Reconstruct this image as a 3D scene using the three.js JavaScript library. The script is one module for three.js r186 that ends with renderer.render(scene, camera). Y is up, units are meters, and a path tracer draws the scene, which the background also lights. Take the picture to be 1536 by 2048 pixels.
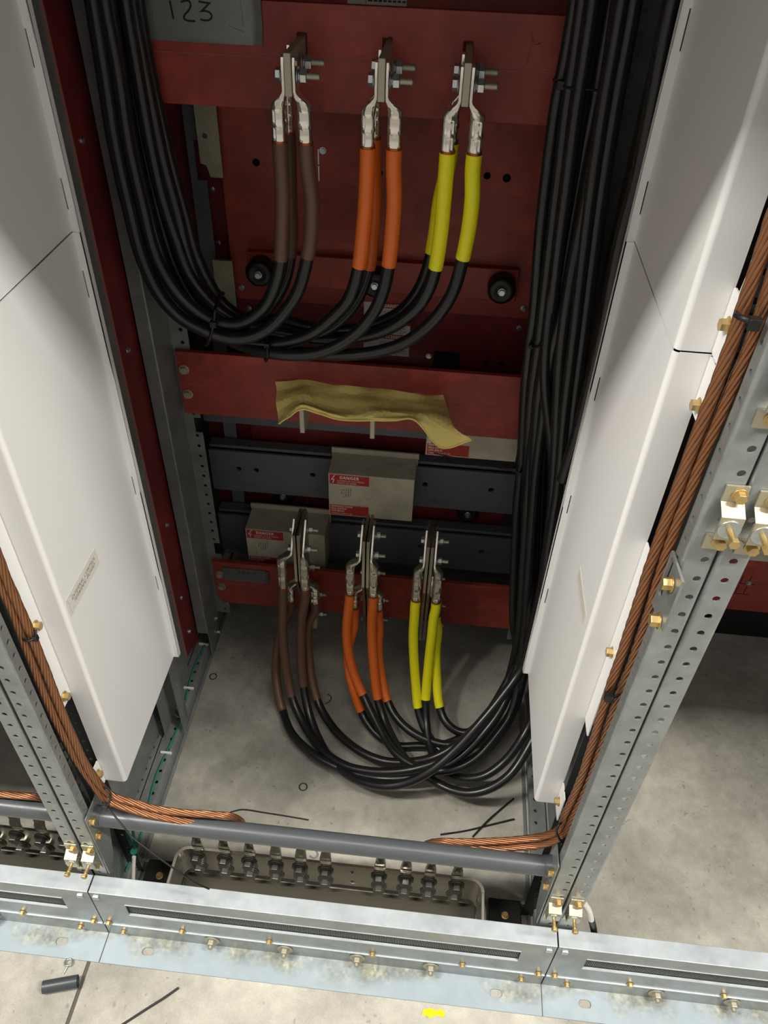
import * as THREE from 'three';
import { mergeGeometries, toCreasedNormals } from 'three/addons/utils/BufferGeometryUtils.js';
import { RoundedBoxGeometry } from 'three/addons/geometries/RoundedBoxGeometry.js';
import { RectAreaLightUniformsLib } from 'three/addons/lights/RectAreaLightUniformsLib.js';

// ---------------------------------------------------------------- camera, lights, exposure
const scene = new THREE.Scene();
scene.background = new THREE.Color(0x0b0b0b);
const camera = new THREE.PerspectiveCamera(66.663, 1536 / 2048, 0.03, 30);
camera.position.set(0.59606, 1.78668, 0.53797);
camera.up.set(-0.08648, 0.75019, -0.65555);
camera.lookAt(0.4857, 0.46546, -0.95943);
scene.add(camera);
const renderer = new THREE.WebGLRenderer({ antialias: true });
renderer.toneMapping = THREE.LinearToneMapping;
renderer.toneMappingExposure = 1.0;
renderer.shadowMap.enabled = true;
RectAreaLightUniformsLib.init();
const LAMPS = [ // strip luminaires of the aisle ceiling: x, z, width, depth, radiance
  { x: 0.50, z: 0.50, w: 1.2, d: 0.16, power: 34, label: 'white ceiling strip light straight in front of the open cabinet' },
  { x: 2.20, z: 0.70, w: 1.2, d: 0.16, power: 204, label: 'white ceiling strip light along the aisle to the right' },
  { x: -1.20, z: 0.70, w: 1.2, d: 0.16, power: 204, label: 'white ceiling strip light along the aisle to the left' },
];
const CEIL = 3.3;

// ---------------------------------------------------------------- helpers
const V3 = (a) => new THREE.Vector3(a[0], a[1], a[2]);
function rng(seed) { let a = seed >>> 0; return () => { a = (a + 0x6D2B79F5) >>> 0; let t = a; t = Math.imul(t ^ (t >>> 15), t | 1); t ^= t + Math.imul(t ^ (t >>> 7), t | 61); return ((t ^ (t >>> 14)) >>> 0) / 4294967296; }; }
const R1 = rng(11);
const counts = {};
const numbered = (n) => { counts[n] = (counts[n] || 0) + 1; return counts[n] === 1 ? n : n + '_' + String(counts[n] - 1).padStart(3, '0'); };
const shadow = (m) => { m.castShadow = true; m.receiveShadow = true; return m; };
function thing(name, label, category, base = [0, 0, 0], group, kind) {
  const o = new THREE.Group(); o.name = numbered(name); o.position.set(...base);
  o.userData = kind ? { kind } : { label, category };
  if (kind && label) o.userData.label = label;
  if (group) o.userData.group = group;
  scene.add(o); return o;
}
function baseOf(o) { while (o.parent && o.parent !== scene) o = o.parent; return o.position; }
function fin(geo, mat) { return mat.userData.uvm && !geo.userData.keep ? uvMetres(geo) : geo; }
function part(parent, name, geo, mat, label) { // geometry is given in room coordinates
  const b = baseOf(parent); geo = fin(geo, mat); geo.translate(-b.x, -b.y, -b.z);
  const m = shadow(new THREE.Mesh(geo, mat)); m.name = name; if (label) m.userData.label = label; parent.add(m); return m;
}
function piece(parent, name, geo, mat, pos) { // shared geometry round its own origin, put at a room position
  const b = baseOf(parent); const m = shadow(new THREE.Mesh(geo, mat)); m.name = name;
  m.position.set(pos[0] - b.x, pos[1] - b.y, pos[2] - b.z); parent.add(m); return m;
}
function solo(name, label, category, geo, mat, base, group) {
  geo = fin(geo, mat); geo.translate(-base[0], -base[1], -base[2]);
  const m = shadow(new THREE.Mesh(geo, mat)); m.name = numbered(name); m.position.set(...base);
  m.userData = { label, category }; if (group) m.userData.group = group; scene.add(m); return m;
}
function uvMetres(g) {
  if (g.index) g = g.toNonIndexed();
  const p = g.attributes.position, n = p.count, uv = new Float32Array(n * 2);
  const a = new THREE.Vector3(), b = new THREE.Vector3(), c = new THREE.Vector3();
  for (let i = 0; i < n; i += 3) {
    a.fromBufferAttribute(p, i); b.fromBufferAttribute(p, i + 1).sub(a); c.fromBufferAttribute(p, i + 2).sub(a); b.cross(c);
    const x = Math.abs(b.x), y = Math.abs(b.y), z = Math.abs(b.z);
    for (let k = i; k < i + 3; k++) {
      const X = p.getX(k), Y = p.getY(k), Z = p.getZ(k);
      if (x >= y && x >= z) { uv[2 * k] = Z; uv[2 * k + 1] = Y; } else if (y >= z) { uv[2 * k] = X; uv[2 * k + 1] = Z; } else { uv[2 * k] = X; uv[2 * k + 1] = Y; }
    }
  }
  g.setAttribute('uv', new THREE.BufferAttribute(uv, 2)); return g;
}
function M(list) {
  const l = list.map((g) => { g = g.index ? g.toNonIndexed() : g; for (const k of Object.keys(g.attributes)) if (!['position', 'normal', 'uv'].includes(k)) g.deleteAttribute(k); if (!g.attributes.uv) g.setAttribute('uv', new THREE.BufferAttribute(new Float32Array(g.attributes.position.count * 2), 2)); return g; });
  return mergeGeometries(l);
}
function bx(x0, x1, y0, y1, z0, z1, r = 0) {
  const w = x1 - x0, h = y1 - y0, d = z1 - z0;
  const g = r ? new RoundedBoxGeometry(w, h, d, 2, Math.min(r, w * .49, h * .49, d * .49)) : new THREE.BoxGeometry(w, h, d);
  return g.translate((x0 + x1) / 2, (y0 + y1) / 2, (z0 + z1) / 2);
}
function orient(g, o, X, Y) { // local x,y,z -> directions X, Y, X x Y at o
  const x = V3(X).normalize(), y = V3(Y).normalize(), z = x.clone().cross(y);
  return g.applyMatrix4(new THREE.Matrix4().makeBasis(x, y, z).setPosition(...o));
}
function shapeOf(pts) { const s = new THREE.Shape(); pts.forEach((p, i) => i ? s.lineTo(p[0], p[1]) : s.moveTo(p[0], p[1])); s.closePath(); return s; }
function rrect(s, x0, x1, y0, y1, r) { s.moveTo(x0 + r, y0); s.lineTo(x1 - r, y0); s.absarc(x1 - r, y0 + r, r, -Math.PI / 2, 0); s.lineTo(x1, y1 - r); s.absarc(x1 - r, y1 - r, r, 0, Math.PI / 2); s.lineTo(x0 + r, y1); s.absarc(x0 + r, y1 - r, r, Math.PI / 2, Math.PI); s.lineTo(x0, y0 + r); s.absarc(x0 + r, y0 + r, r, Math.PI, Math.PI * 1.5); return s; }
const circ = (x, y, r) => { const h = new THREE.Path(); h.absarc(x, y, r, 0, Math.PI * 2, true); return h; };
function sheet(pts, t, holes = [], seg = 6, bevel = 0) { // plate in local xy, thickness +z; holes [x, y, r] or Path
  const s = pts instanceof THREE.Shape ? pts : shapeOf(pts);
  for (const h of holes) s.holes.push(Array.isArray(h) ? circ(...h) : h);
  return new THREE.ExtrudeGeometry(s, { depth: t, bevelEnabled: bevel > 0, bevelSize: bevel, bevelThickness: bevel, bevelSegments: 2, curveSegments: seg });
}
const slotPath = (x, y, w, h, r = Math.min(w, h) / 2) => rrect(new THREE.Path(), x - w / 2, x + w / 2, y - h / 2, y + h / 2, r);
function cyl(a, b, r0, r1 = r0, seg = 16, open = false) {
  const A = V3(a), B = V3(b), d = B.clone().sub(A), L = d.length();
  const g = new THREE.CylinderGeometry(r1, r0, L, seg, 1, open).translate(0, L / 2, 0);
  return g.applyQuaternion(new THREE.Quaternion().setFromUnitVectors(new THREE.Vector3(0, 1, 0), d.normalize())).translate(...a);
}
function alongY(g, p, dir, spin = 0) { if (spin) g.rotateY(spin); return g.applyQuaternion(new THREE.Quaternion().setFromUnitVectors(new THREE.Vector3(0, 1, 0), V3(dir).normalize())).translate(...p); }
function lathe(pts, seg = 20) { return new THREE.LatheGeometry(pts.map((p) => new THREE.Vector2(p[0], p[1])), seg); }
function hex(r, h) { // hexagon of across-corner radius r, chamfered, from y=0 to h
  const s = shapeOf(Array.from({ length: 6 }, (_, i) => [Math.cos(i * Math.PI / 3) * r * .94, Math.sin(i * Math.PI / 3) * r * .94]));
  const g = new THREE.ExtrudeGeometry(s, { depth: h * .8, bevelEnabled: true, bevelSize: r * .06, bevelThickness: h * .1, bevelSegments: 2 });
  return g.translate(0, 0, h * .1).rotateX(-Math.PI / 2);
}
const washer = (r, h, hole = 0) => lathe([[hole, 0], [r - h * .3, 0], [r, h * .3], [r, h * .7], [r - h * .3, h], [hole, h]], 20);
function thread(r, L) { const p = []; const n = Math.max(4, Math.round(L / .0022)); p.push([0, 0]); for (let i = 0; i <= n; i++) { p.push([r * (i % 2 ? .86 : 1), L * i / n]); } p.push([0, L]); return lathe(p, 12); }
function flangeScrew(r, h) { return M([washer(r * 1.35, h * .22), hex(r, h).translate(0, h * .15, 0)]); }
class Line3 extends THREE.Curve { constructor(pts, closed = false) { super(); this.c = new THREE.CatmullRomCurve3(pts.map(V3), closed, 'centripetal'); } getPoint(t, o) { return this.c.getPoint(t, o); } }
const curveOf = (pts, closed = false) => new THREE.CatmullRomCurve3(pts.map(V3), closed, 'centripetal');
function sweep(curve, t0, t1, r, n = 60, rad = 14, caps = true) { // r: number or function(t)
  const pts = [], tan = [];
  for (let i = 0; i <= n; i++) { const t = Math.min(1, t0 + (t1 - t0) * i / n); pts.push(curve.getPointAt(t)); tan.push(curve.getTangentAt(t)); }
  const pos = [], idx = [], nor = [];
  let nrm = new THREE.Vector3(0.3, 0.2, 1).cross(tan[0]).normalize();
  for (let i = 0; i <= n; i++) {
    nrm = nrm.clone().sub(tan[i].clone().multiplyScalar(nrm.dot(tan[i]))).normalize();
    const b = tan[i].clone().cross(nrm); const rr = typeof r === 'function' ? r(i / n) : r;
    for (let k = 0; k < rad; k++) { const a = k / rad * Math.PI * 2; const d = nrm.clone().multiplyScalar(Math.cos(a)).addScaledVector(b, Math.sin(a)); pos.push(pts[i].x + d.x * rr, pts[i].y + d.y * rr, pts[i].z + d.z * rr); nor.push(d.x, d.y, d.z); }
  }
  for (let i = 0; i < n; i++) for (let k = 0; k < rad; k++) { const a = i * rad + k, b = i * rad + (k + 1) % rad; idx.push(a, b, a + rad, b, b + rad, a + rad); }
  if (caps) for (const [i, s] of [[0, -1], [n, 1]]) { const c0 = pos.length / 3; pos.push(pts[i].x, pts[i].y, pts[i].z); nor.push(tan[i].x * s, tan[i].y * s, tan[i].z * s); for (let k = 0; k < rad; k++) { const q = (i * rad + k) * 3; pos.push(pos[q], pos[q + 1], pos[q + 2]); nor.push(tan[i].x * s, tan[i].y * s, tan[i].z * s); } for (let k = 0; k < rad; k++) { const a = c0 + 1 + k, b = c0 + 1 + (k + 1) % rad; s < 0 ? idx.push(c0, b, a) : idx.push(c0, a, b); } }
  const g = new THREE.BufferGeometry(); g.setAttribute('position', new THREE.Float32BufferAttribute(pos, 3)); g.setAttribute('normal', new THREE.Float32BufferAttribute(nor, 3)); g.setAttribute('uv', new THREE.Float32BufferAttribute(new Float32Array(pos.length / 3 * 2), 2)); g.setIndex(idx); return g;
}
function loft(rings) { // rings: arrays of equally many [x,y,z]; closed ends
  const n = rings[0].length, pos = [], idx = [];
  for (const r of rings) for (const p of r) pos.push(...p);
  for (let i = 0; i < rings.length - 1; i++) for (let k = 0; k < n; k++) { const a = i * n + k, b = i * n + (k + 1) % n; idx.push(a, b, a + n, b, b + n, a + n); }
  for (const [i, s] of [[0, 1], [rings.length - 1, -1]]) { const c = [0, 0, 0]; rings[i].forEach((p) => { c[0] += p[0] / n; c[1] += p[1] / n; c[2] += p[2] / n; }); const c0 = pos.length / 3; pos.push(...c); for (let k = 0; k < n; k++) { const a = i * n + k, b = i * n + (k + 1) % n; s > 0 ? idx.push(c0, b, a) : idx.push(c0, a, b); } }
  let g = new THREE.BufferGeometry(); g.setAttribute('position', new THREE.Float32BufferAttribute(pos, 3)); g.setIndex(idx); g.computeVertexNormals();
  g = toCreasedNormals(g, 0.7); return g;
}
// ---------------------------------------------------------------- procedural textures
function hash2(x, y, s) { let h = (x * 374761393 + y * 668265263 + s * 1442695041) | 0; h = Math.imul(h ^ (h >>> 13), 1274126177); return ((h ^ (h >>> 16)) >>> 0) / 4294967296; }
function vnoise(x, y, per, s) { const xi = Math.floor(x), yi = Math.floor(y), fx = x - xi, fy = y - yi, u = fx * fx * (3 - 2 * fx), v = fy * fy * (3 - 2 * fy); const w = (a) => ((a % per) + per) % per; const a = hash2(w(xi), w(yi), s), b = hash2(w(xi + 1), w(yi), s), c = hash2(w(xi), w(yi + 1), s), d = hash2(w(xi + 1), w(yi + 1), s); return a + (b - a) * u + (c - a) * v + (a - b - c + d) * u * v; }
function fbm(u, v, f, oct, s) { let r = 0, a = .5, t = 0; for (let i = 0; i < oct; i++) { r += a * vnoise(u * f, v * f, f, s + i * 17); t += a; a *= .5; f *= 2; } return r / t; }
function tex(w, h, fn, srgb = true) {
  const d = new Uint8Array(w * h * 4);
  for (let j = 0; j < h; j++) for (let i = 0; i < w; i++) { const c = fn(i / w, j / h), k = (j * w + i) * 4; d[k] = Math.max(0, Math.min(255, c[0])); d[k + 1] = Math.max(0, Math.min(255, c[1])); d[k + 2] = Math.max(0, Math.min(255, c[2])); d[k + 3] = 255; }
  const t = new THREE.DataTexture(d, w, h); t.wrapS = t.wrapT = THREE.RepeatWrapping; t.magFilter = THREE.LinearFilter; t.minFilter = THREE.LinearMipmapLinearFilter; t.generateMipmaps = true;
  if (srgb) t.colorSpace = THREE.SRGBColorSpace; t.needsUpdate = true; return t;
}
const rep = (t, u, v = u) => { const c = t.clone(); c.repeat.set(u, v); c.needsUpdate = true; return c; };
const g1 = (v) => [v, v, v];
const concreteMap = tex(1024, 1024, (u, v) => {
  const a = fbm(u, v, 5, 5, 3), b = fbm(u, v, 24, 4, 9), c = fbm(u + .3 * b, v, 3, 4, 21), d = hash2(Math.floor(u * 1024), Math.floor(v * 1024), 5);
  const e = fbm(u, v, 110, 2, 51); let k = 158 + 50 * (a - .5) + 44 * (b - .5) + 16 * (e - .5) + 12 * (d - .5); const st = Math.max(0, c - .58) * 110; k -= st;
  const sp = fbm(u, v, 160, 2, 77) > .86 ? 22 : 0; k -= sp;
  return [k * 1.02, k * 1.0, k * .94];
});
const fineNoise = tex(512, 512, (u, v) => g1(120 + 130 * (fbm(u, v, 40, 4, 5) - .5) + 30 * (hash2(Math.floor(u * 512), Math.floor(v * 512), 2) - .5)), false);
const softNoise = tex(512, 512, (u, v) => { const k = 190 + 90 * (fbm(u, v, 6, 5, 31) - .5) + 20 * (fbm(u, v, 60, 2, 8) - .5); return g1(k); }, false);
const spangle = tex(512, 512, (u, v) => { const a = fbm(u, v, 8, 4, 41), b = fbm(u, v, 40, 3, 44); const k = 226 + 42 * (a - .5) + 22 * (b - .5); return [k, k, k]; });
const boardMap = tex(512, 512, (u, v) => { const a = fbm(u, v, 5, 5, 61), b = fbm(u, v, 30, 4, 65), c = fbm(u, v, 12, 3, 69); const k = 205 + 70 * (a - .5) + 40 * (b - .5), w = Math.max(0, c - .55) * 90; return [k + w, k * .96 + w, k * .95 + w]; });
const plinthMap = tex(1024, 256, (u, v) => { // one metre along, an eighth across: blue-grey paint under dusty worn patches
  const w = v / 8, a = fbm(u, w, 6, 5, 81), b = fbm(u, w, 60, 4, 85), m = fbm(u, w, 7, 6, 88);
  const edge = Math.max(0, Math.min(1, 1.35 - Math.abs(v - .60) * 5 + (a - .5) * 3));
  const d = Math.max(0, Math.min(1, (m - .44) * 7)) * (0.25 + .75 * Math.min(1, b * 1.4)) * edge;
  const k = 205 + 26 * (a - .5) + 14 * (b - .5), e = 172 + 150 * (b - .5) + 90 * (fbm(u, w, 170, 2, 99) - .5);
  return [k * .97 * (1 - d) + e * d, k * 1.0 * (1 - d) + e * .96 * d, k * 1.02 * (1 - d) + e * .84 * d];
});
const std = (c, rough, metal = 0, o = {}) => { const { uvm, ...rest } = o; const m = new THREE.MeshStandardMaterial({ color: c, roughness: rough, metalness: metal, ...rest }); if (uvm) m.userData.uvm = true; return m; };
const phys = (c, o) => { const { uvm, ...rest } = o; const m = new THREE.MeshPhysicalMaterial({ color: c, ...rest }); if (uvm) m.userData.uvm = true; return m; };
const MAT = {
  concrete: std(0xffffff, .78, 0, { uvm: 1, map: rep(concreteMap, .55), bumpMap: rep(fineNoise, 4), bumpScale: .0006 }),
  joint: std(0x55504a, .9),
  steel: std(0x9ba1a0, .42, .4, { uvm: 1, map: rep(spangle, 3), roughnessMap: rep(softNoise, 5) }),
  steelDull: std(0x8b908f, .55, .3, { uvm: 1, map: rep(spangle, 3), roughnessMap: rep(softNoise, 4) }),
  plinth: std(0xc9d2d8, .5, .25, { uvm: 1, map: rep(spangle, 2), roughnessMap: rep(softNoise, 4) }),
  plinthDirty: std(0xc9d2d8, .6, .15, { uvm: 1, map: rep(plinthMap, 1, 8), roughnessMap: rep(softNoise, 4) }),
  mesh: std(0x6d706c, .5, .5),
  white: std(0xe4e4e4, .38, 0, { uvm: 1, bumpMap: rep(fineNoise, 14), bumpScale: .00006 }),
  red: std(0xb0463a, .52, 0, { uvm: 1, map: rep(boardMap, 2.3) }),
  redDark: std(0x87292a, .5, 0, { uvm: 1, map: rep(boardMap, 1.7) }),
  redEdge: std(0x93605a, .7),
  greyPaint: std(0x5d6266, .42, .1, { uvm: 1, roughnessMap: rep(softNoise, 6) }),
  cream: std(0xa39f84, .5, 0, { uvm: 1, map: rep(spangle, 4) }),
  beige: std(0xc6c0aa, .55, 0, { uvm: 1, map: rep(spangle, 3) }),
  tin: std(0xdedacd, .19, .9),
  tinDull: std(0xaaa594, .5, .6),
  tab: std(0xb3ad9b, .55, .25),
  plateDark: std(0xb0a794, .24, .92),
  strap: std(0xb4ae98, .38, .7), darkFill: std(0x3a362a, .6, .1), darkSteel: std(0x2b2e2f, .5, .2),
  boltGrey: std(0x8f8f88, .3, .8),
  zinc: std(0xb9bfc0, .28, .85),
  brass: std(0xc0a670, .34, .75),
  cable: std(0x1c1d1f, .42, 0, { uvm: 1, roughnessMap: rep(softNoise, 9) }),
  cableGrey: std(0x3a3d42, .4),
  black: std(0x0b0b0c, .45),
  tie: std(0x131314, .5),
  brown: std(0x634637, .42), orange: std(0xe56e22, .42), yellow: std(0xf6ef16, .42),
  copper: std(0x98694a, .38, .78), copperEnd: std(0xa85f35, .4, .8),
  conduit: std(0x474a4e, .5, 0, { uvm: 1, roughnessMap: rep(softNoise, 9) }),
  cloth: phys(0xe6d27e, { roughness: .95, sheen: .4, sheenRoughness: .6, sheenColor: new THREE.Color(.5, .45, .25), uvm: 1, bumpMap: rep(fineNoise, 18), bumpScale: .0008 }),
  green: std(0x1f7a66, .5), whitePlastic: std(0xdedcd4, .5),
  yellowTape: std(0xe8df10, .4), ceiling: std(0x8a8987, .9), wall: std(0x98979a, .9), wallDark: std(0x7d7c79, .9),
  paper: std(0xdcdad2, .7), lampOn: std(0xffffff, .5, 0, { emissive: new THREE.Color(1, .99, .96), emissiveIntensity: 3 }),
};
function decal(w, h, draw, o = {}) { // a printed sheet: canvas w x h pixels
  const c = document.createElement('canvas'); c.width = w; c.height = h; draw(c.getContext('2d'), w, h);
  const t = new THREE.CanvasTexture(c); t.colorSpace = THREE.SRGBColorSpace; return new THREE.MeshStandardMaterial({ map: t, roughness: o.rough ?? .5, metalness: o.metal ?? 0 });
}
function label(parent, name, w, h, o, X, Y, mat, lift = .0004) { // thin printed sticker centred at o, X to its right, Y up
  const g = new THREE.BoxGeometry(w, h, lift); g.userData.keep = true; orient(g, o, X, Y); return part(parent, name, g, mat);
}
// ================================================================ the room and the shell of the cabinet line
const X0 = -1.25, X1 = 2.45, ZB = -1.22;
{
  const f = thing('floor', null, null, [0, 0, 0], null, 'structure');
  part(f, 'slab', bx(-0.018, 3.6, -.12, 0, -1.5, 2.4), MAT.concrete);
  part(f, 'slab', bx(-2.6, -0.026, -.12, 0, -1.5, 2.4), MAT.concrete);
  part(f, 'joint_sealant', bx(-.0262, -.0178, -.1, -.0025, -1.5, 2.4), MAT.joint);
  const st = (name, g, m) => { const o = thing(name, null, null, [0, 0, 0], null, 'structure'); part(o, 'panel', g, m); };
  st('ceiling', bx(-2.7, 3.7, CEIL, CEIL + .12, -1.6, 2.5), MAT.ceiling);
  st('wall_front', bx(-2.7, 3.7, -.12, CEIL + .12, 1.9, 2.02), MAT.wall);
  st('wall_left', bx(-2.72, -2.6, -.12, CEIL + .12, -1.6, 2.5), MAT.wallDark);
  st('wall_right', bx(3.6, 3.72, -.12, CEIL + .12, -1.6, 2.5), MAT.wallDark);
  st('wall_back', bx(-2.7, 3.7, -.12, CEIL + .12, -1.62, -1.5), MAT.wallDark);
}
for (const L of LAMPS) {
  const t = thing('ceiling_light', L.label, 'ceiling light', [L.x, CEIL, L.z], null);
  part(t, 'housing', bx(L.x - L.w / 2 - .03, L.x + L.w / 2 + .03, CEIL - .05, CEIL - .001, L.z - L.d / 2 - .02, L.z + L.d / 2 + .02, .008), MAT.whitePlastic);
  part(t, 'diffuser', bx(L.x - L.w / 2, L.x + L.w / 2, CEIL - .06, CEIL - .05, L.z - L.d / 2, L.z + L.d / 2, .003), MAT.lampOn);
  const a = new THREE.RectAreaLight(0xfffaf0, L.power, L.w, L.d); a.position.set(0, -.066, 0); a.castShadow = true;
  t.add(a); a.rotation.x = -Math.PI / 2;
}
{ // sheet-steel shell: back, roof, unseen headers and an added panel that shade the bays, the sheets between the sections
  const s = thing('cabinet_shell', 'grey sheet steel shell of the switchgear line behind the open bays', 'cabinet', [0.456, 0, ZB]);
  part(s, 'back_sheet', bx(X0, X1, 0.001, 2.3, ZB - .01, ZB), MAT.greyPaint);
  part(s, 'roof_sheet', bx(X0, X1, 2.3, 2.312, ZB, 0), MAT.greyPaint);
  part(s, 'added_shade_panel', bx(X0, -.08, 1.0, 2.3, -.03, -.01), MAT.white); part(s, 'shade_header', bx(-.08, .914, 1.94, 2.3, -.03, -.01), MAT.white); part(s, 'shade_header', bx(.914, X1, 1.62, 2.3, -.03, -.01), MAT.white);  // unseen fronts; those of the side bays added to cast floor shadows
  for (const x of [X0 - .01, X1]) part(s, 'end_sheet', bx(x, x + .01, .001, 2.3, ZB, -.1), MAT.greyPaint);
}
solo('partition_sheet', 'galvanised sheet standing behind the white panel of the left side', 'steel sheet', bx(-.034, -.031, .05, 2.29, -1.2, -.2), MAT.steelDull, [-.032, .05, -.7]);
solo('partition_sheet', 'galvanised sheet standing behind the white panel of the right side', 'steel sheet', bx(.941, .944, .05, 2.29, -1.2, -.2), MAT.steelDull, [.942, .05, -.7]);

// ---------------------------------------------------------------- front plinths
const screwG = flangeScrew(.0052, .0055).rotateX(Math.PI / 2), anchorG = M([washer(.0165, .003), hex(.0095, .009).translate(0, .003, 0), thread(.005, .007).translate(0, .011, 0)]).rotateX(Math.PI / 2);
const rivetG = new RoundedBoxGeometry(.013, .011, .006, 2, .002);
function plinth(x0, x1, lab, o) {
  const t = thing('front_plinth', lab, 'plinth', [(x0 + x1) / 2, 0, -.045]);
  const g = .0012, a = x0 + g, b = x1 - g;
  const fl = sheet([[a, -.0595], [b, -.0595], [b, 0], [a, 0]].map(([x, z]) => [x, -z]), .0035, o.slots.map((x) => slotPath(x, .031, .026, .0155)), 8);
  part(t, 'base_flange', orient(fl, [0, .0002, 0], [1, 0, 0], [0, 0, -1]), MAT.plinthDirty);
  part(t, 'foot_strip', bx(a, b, .0036, .0595, -.0605, -.0575, .0012), MAT.steel);
  part(t, 'ledge', bx(a, b, .0572, .0605, -.0605, -.0545, .0014), MAT.plinth);
  const fp = shapeOf([[a, .0606], [b, .0606], [b, .207], [a, .207]]);
  part(t, 'vent_plate', sheet(fp, .003, [slotPath((o.v0 + o.v1) / 2, .139, o.v1 - o.v0, .049, .002)]).translate(0, 0, -.0605), MAT.steel);
  part(t, 'top_flange', bx(a, b, .2055, .2085, -.0905, -.0565, .0014), MAT.plinth);
  part(t, 'rear_lip', bx(a, b, .17, .2055, -.0905, -.0880), MAT.steel);
  part(t, 'vent_frame', M([bx(o.v0, o.v1, .1135, .1155, -.0615, -.0565), bx(o.v0, o.v1, .1625, .1645, -.0615, -.0565)]), MAT.plinth);
  const w = [], p0 = o.v0 + .001, p1 = o.v1 - .001; // woven wire of the vent
  const nx = Math.round((p1 - p0) / .0032); for (let i = 0; i <= nx; i++) { const x = p0 + (p1 - p0) * i / nx; w.push(bx(x - .0006, x + .0006, .1156, .1624, -.0632, -.0622)); }
  for (let y = .118; y < .162; y += .0032) w.push(bx(p0, p1, y - .0006, y + .0006, -.0638, -.0630));
  const m = part(t, 'vent_mesh', M(w), MAT.mesh); m.userData.kind = 'stuff';
  part(t, 'mesh_backing', bx(p0, p1, .112, .166, -.07, -.068), MAT.steelDull);
  for (const x of o.s1) piece(t, 'screw', screwG, MAT.brass, [x, .0655, -.0572]);
  for (const x of o.s2) piece(t, 'screw', screwG, MAT.brass, [x, .025, -.0574]);
  for (const x of o.an) piece(t, 'anchor_bolt', anchorG, MAT.tinDull, [x, .034, -.0574]);
  for (const x of o.rv) piece(t, 'rivet', rivetG, MAT.zinc, [x, .186, -.0570]);
}
plinth(-.914, 0, 'grey steel front plinth at the left edge below the neighbouring bay', { slots: [-.092, -.822], v0: -.85, v1: -.063, s1: [-.019, -.171, -.35, -.563, -.746], s2: [-.056, -.877], an: [-.245, -.4, -.55], rv: [-.02] });
plinth(0, .914, 'wide grey steel front plinth with a long mesh vent below the open middle bay', { slots: [.094, .821], v0: .0655, v1: .8505, s1: [.013, .168, .35, .563, .746, .899], s2: [.037, .87], an: [.227, .381, .532, .684], rv: [.012, .9] });
plinth(.914, 1.828, 'grey steel front plinth at the lower right corner in front of the empty bay', { slots: [1.001, 1.735], v0: .976, v1: 1.76, s1: [.931, 1.081, 1.265, 1.47], s2: [.963], an: [1.141, 1.291, 1.45], rv: [.93] });

// ---------------------------------------------------------------- perforated frame posts
const POSTZ = -.094, PITCH = .0298;
function framePost(xo, xi, lab, yh, hx) { // xo: edge at the web, xi: edge at the lip
  const s = Math.sign(xi - xo), t = thing('frame_post', lab, 'frame post', [(xo + xi) / 2, 0.001, POSTZ - .05]);
  const lo = .0012, hi = 2.28, ys = []; for (let y = yh - Math.floor((yh - .05) / PITCH) * PITCH; y < hi - .03; y += PITCH) ys.push(y);
  const a = Math.min(xo, xi), b = Math.max(xo, xi), r = .005;
  part(t, 'front_flange', sheet([[a + r, lo], [b - r, lo], [b - r, hi], [a + r, hi]], .002, ys.map((y) => [hx, y, .0046]), 5).translate(0, 0, POSTZ - .002), MAT.steel);
  const bend = (x, q) => { const g = new THREE.CylinderGeometry(r, r, hi - lo, 6, 1, true, q ? 0 : -Math.PI / 2, Math.PI / 2); return g.translate(x, (lo + hi) / 2, POSTZ - r); };
  part(t, 'bend', M([bend(a + r, 0), bend(b - r, 1)]), MAT.steel);
  const side = (x, d, off, nm) => part(t, nm, orient(sheet([[r, lo], [d, lo], [d, hi], [r, hi]], .002, ys.map((y) => [off, y + PITCH / 2, .0042]), 5), [x, 0, POSTZ], [0, 0, -1], [0, 1, 0]), MAT.steel);
  part(t, 'rear_flange', sheet([[a + .002, lo], [b, lo], [b, hi], [a + .002, hi]].map(([x, y]) => [s > 0 ? x : a + b - x, y]), .002, ys.map((y) => [(a + b) / 2, y + PITCH / 2, .0042]), 5).translate(0, 0, POSTZ - .1), MAT.darkSteel);
  side(s > 0 ? xi - .002 : xi, .022, .013, 'lip');
  side(s > 0 ? xo : xo - .002, .1, .06, 'web');
  return t;
}
framePost(-.0075, -.0365, 'left one of the two perforated posts at the left edge', .333, -.021);
framePost(-.0025, .0285, 'right one of the two perforated posts at the left edge, beside the copper cables', .334, .0105);
framePost(.9105, .877, 'left one of the two perforated posts on the right, beside the copper cables', .336, .900);
framePost(.9125, .947, 'right one of the two perforated posts on the right, next to the empty bay', .337, .930);
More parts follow.
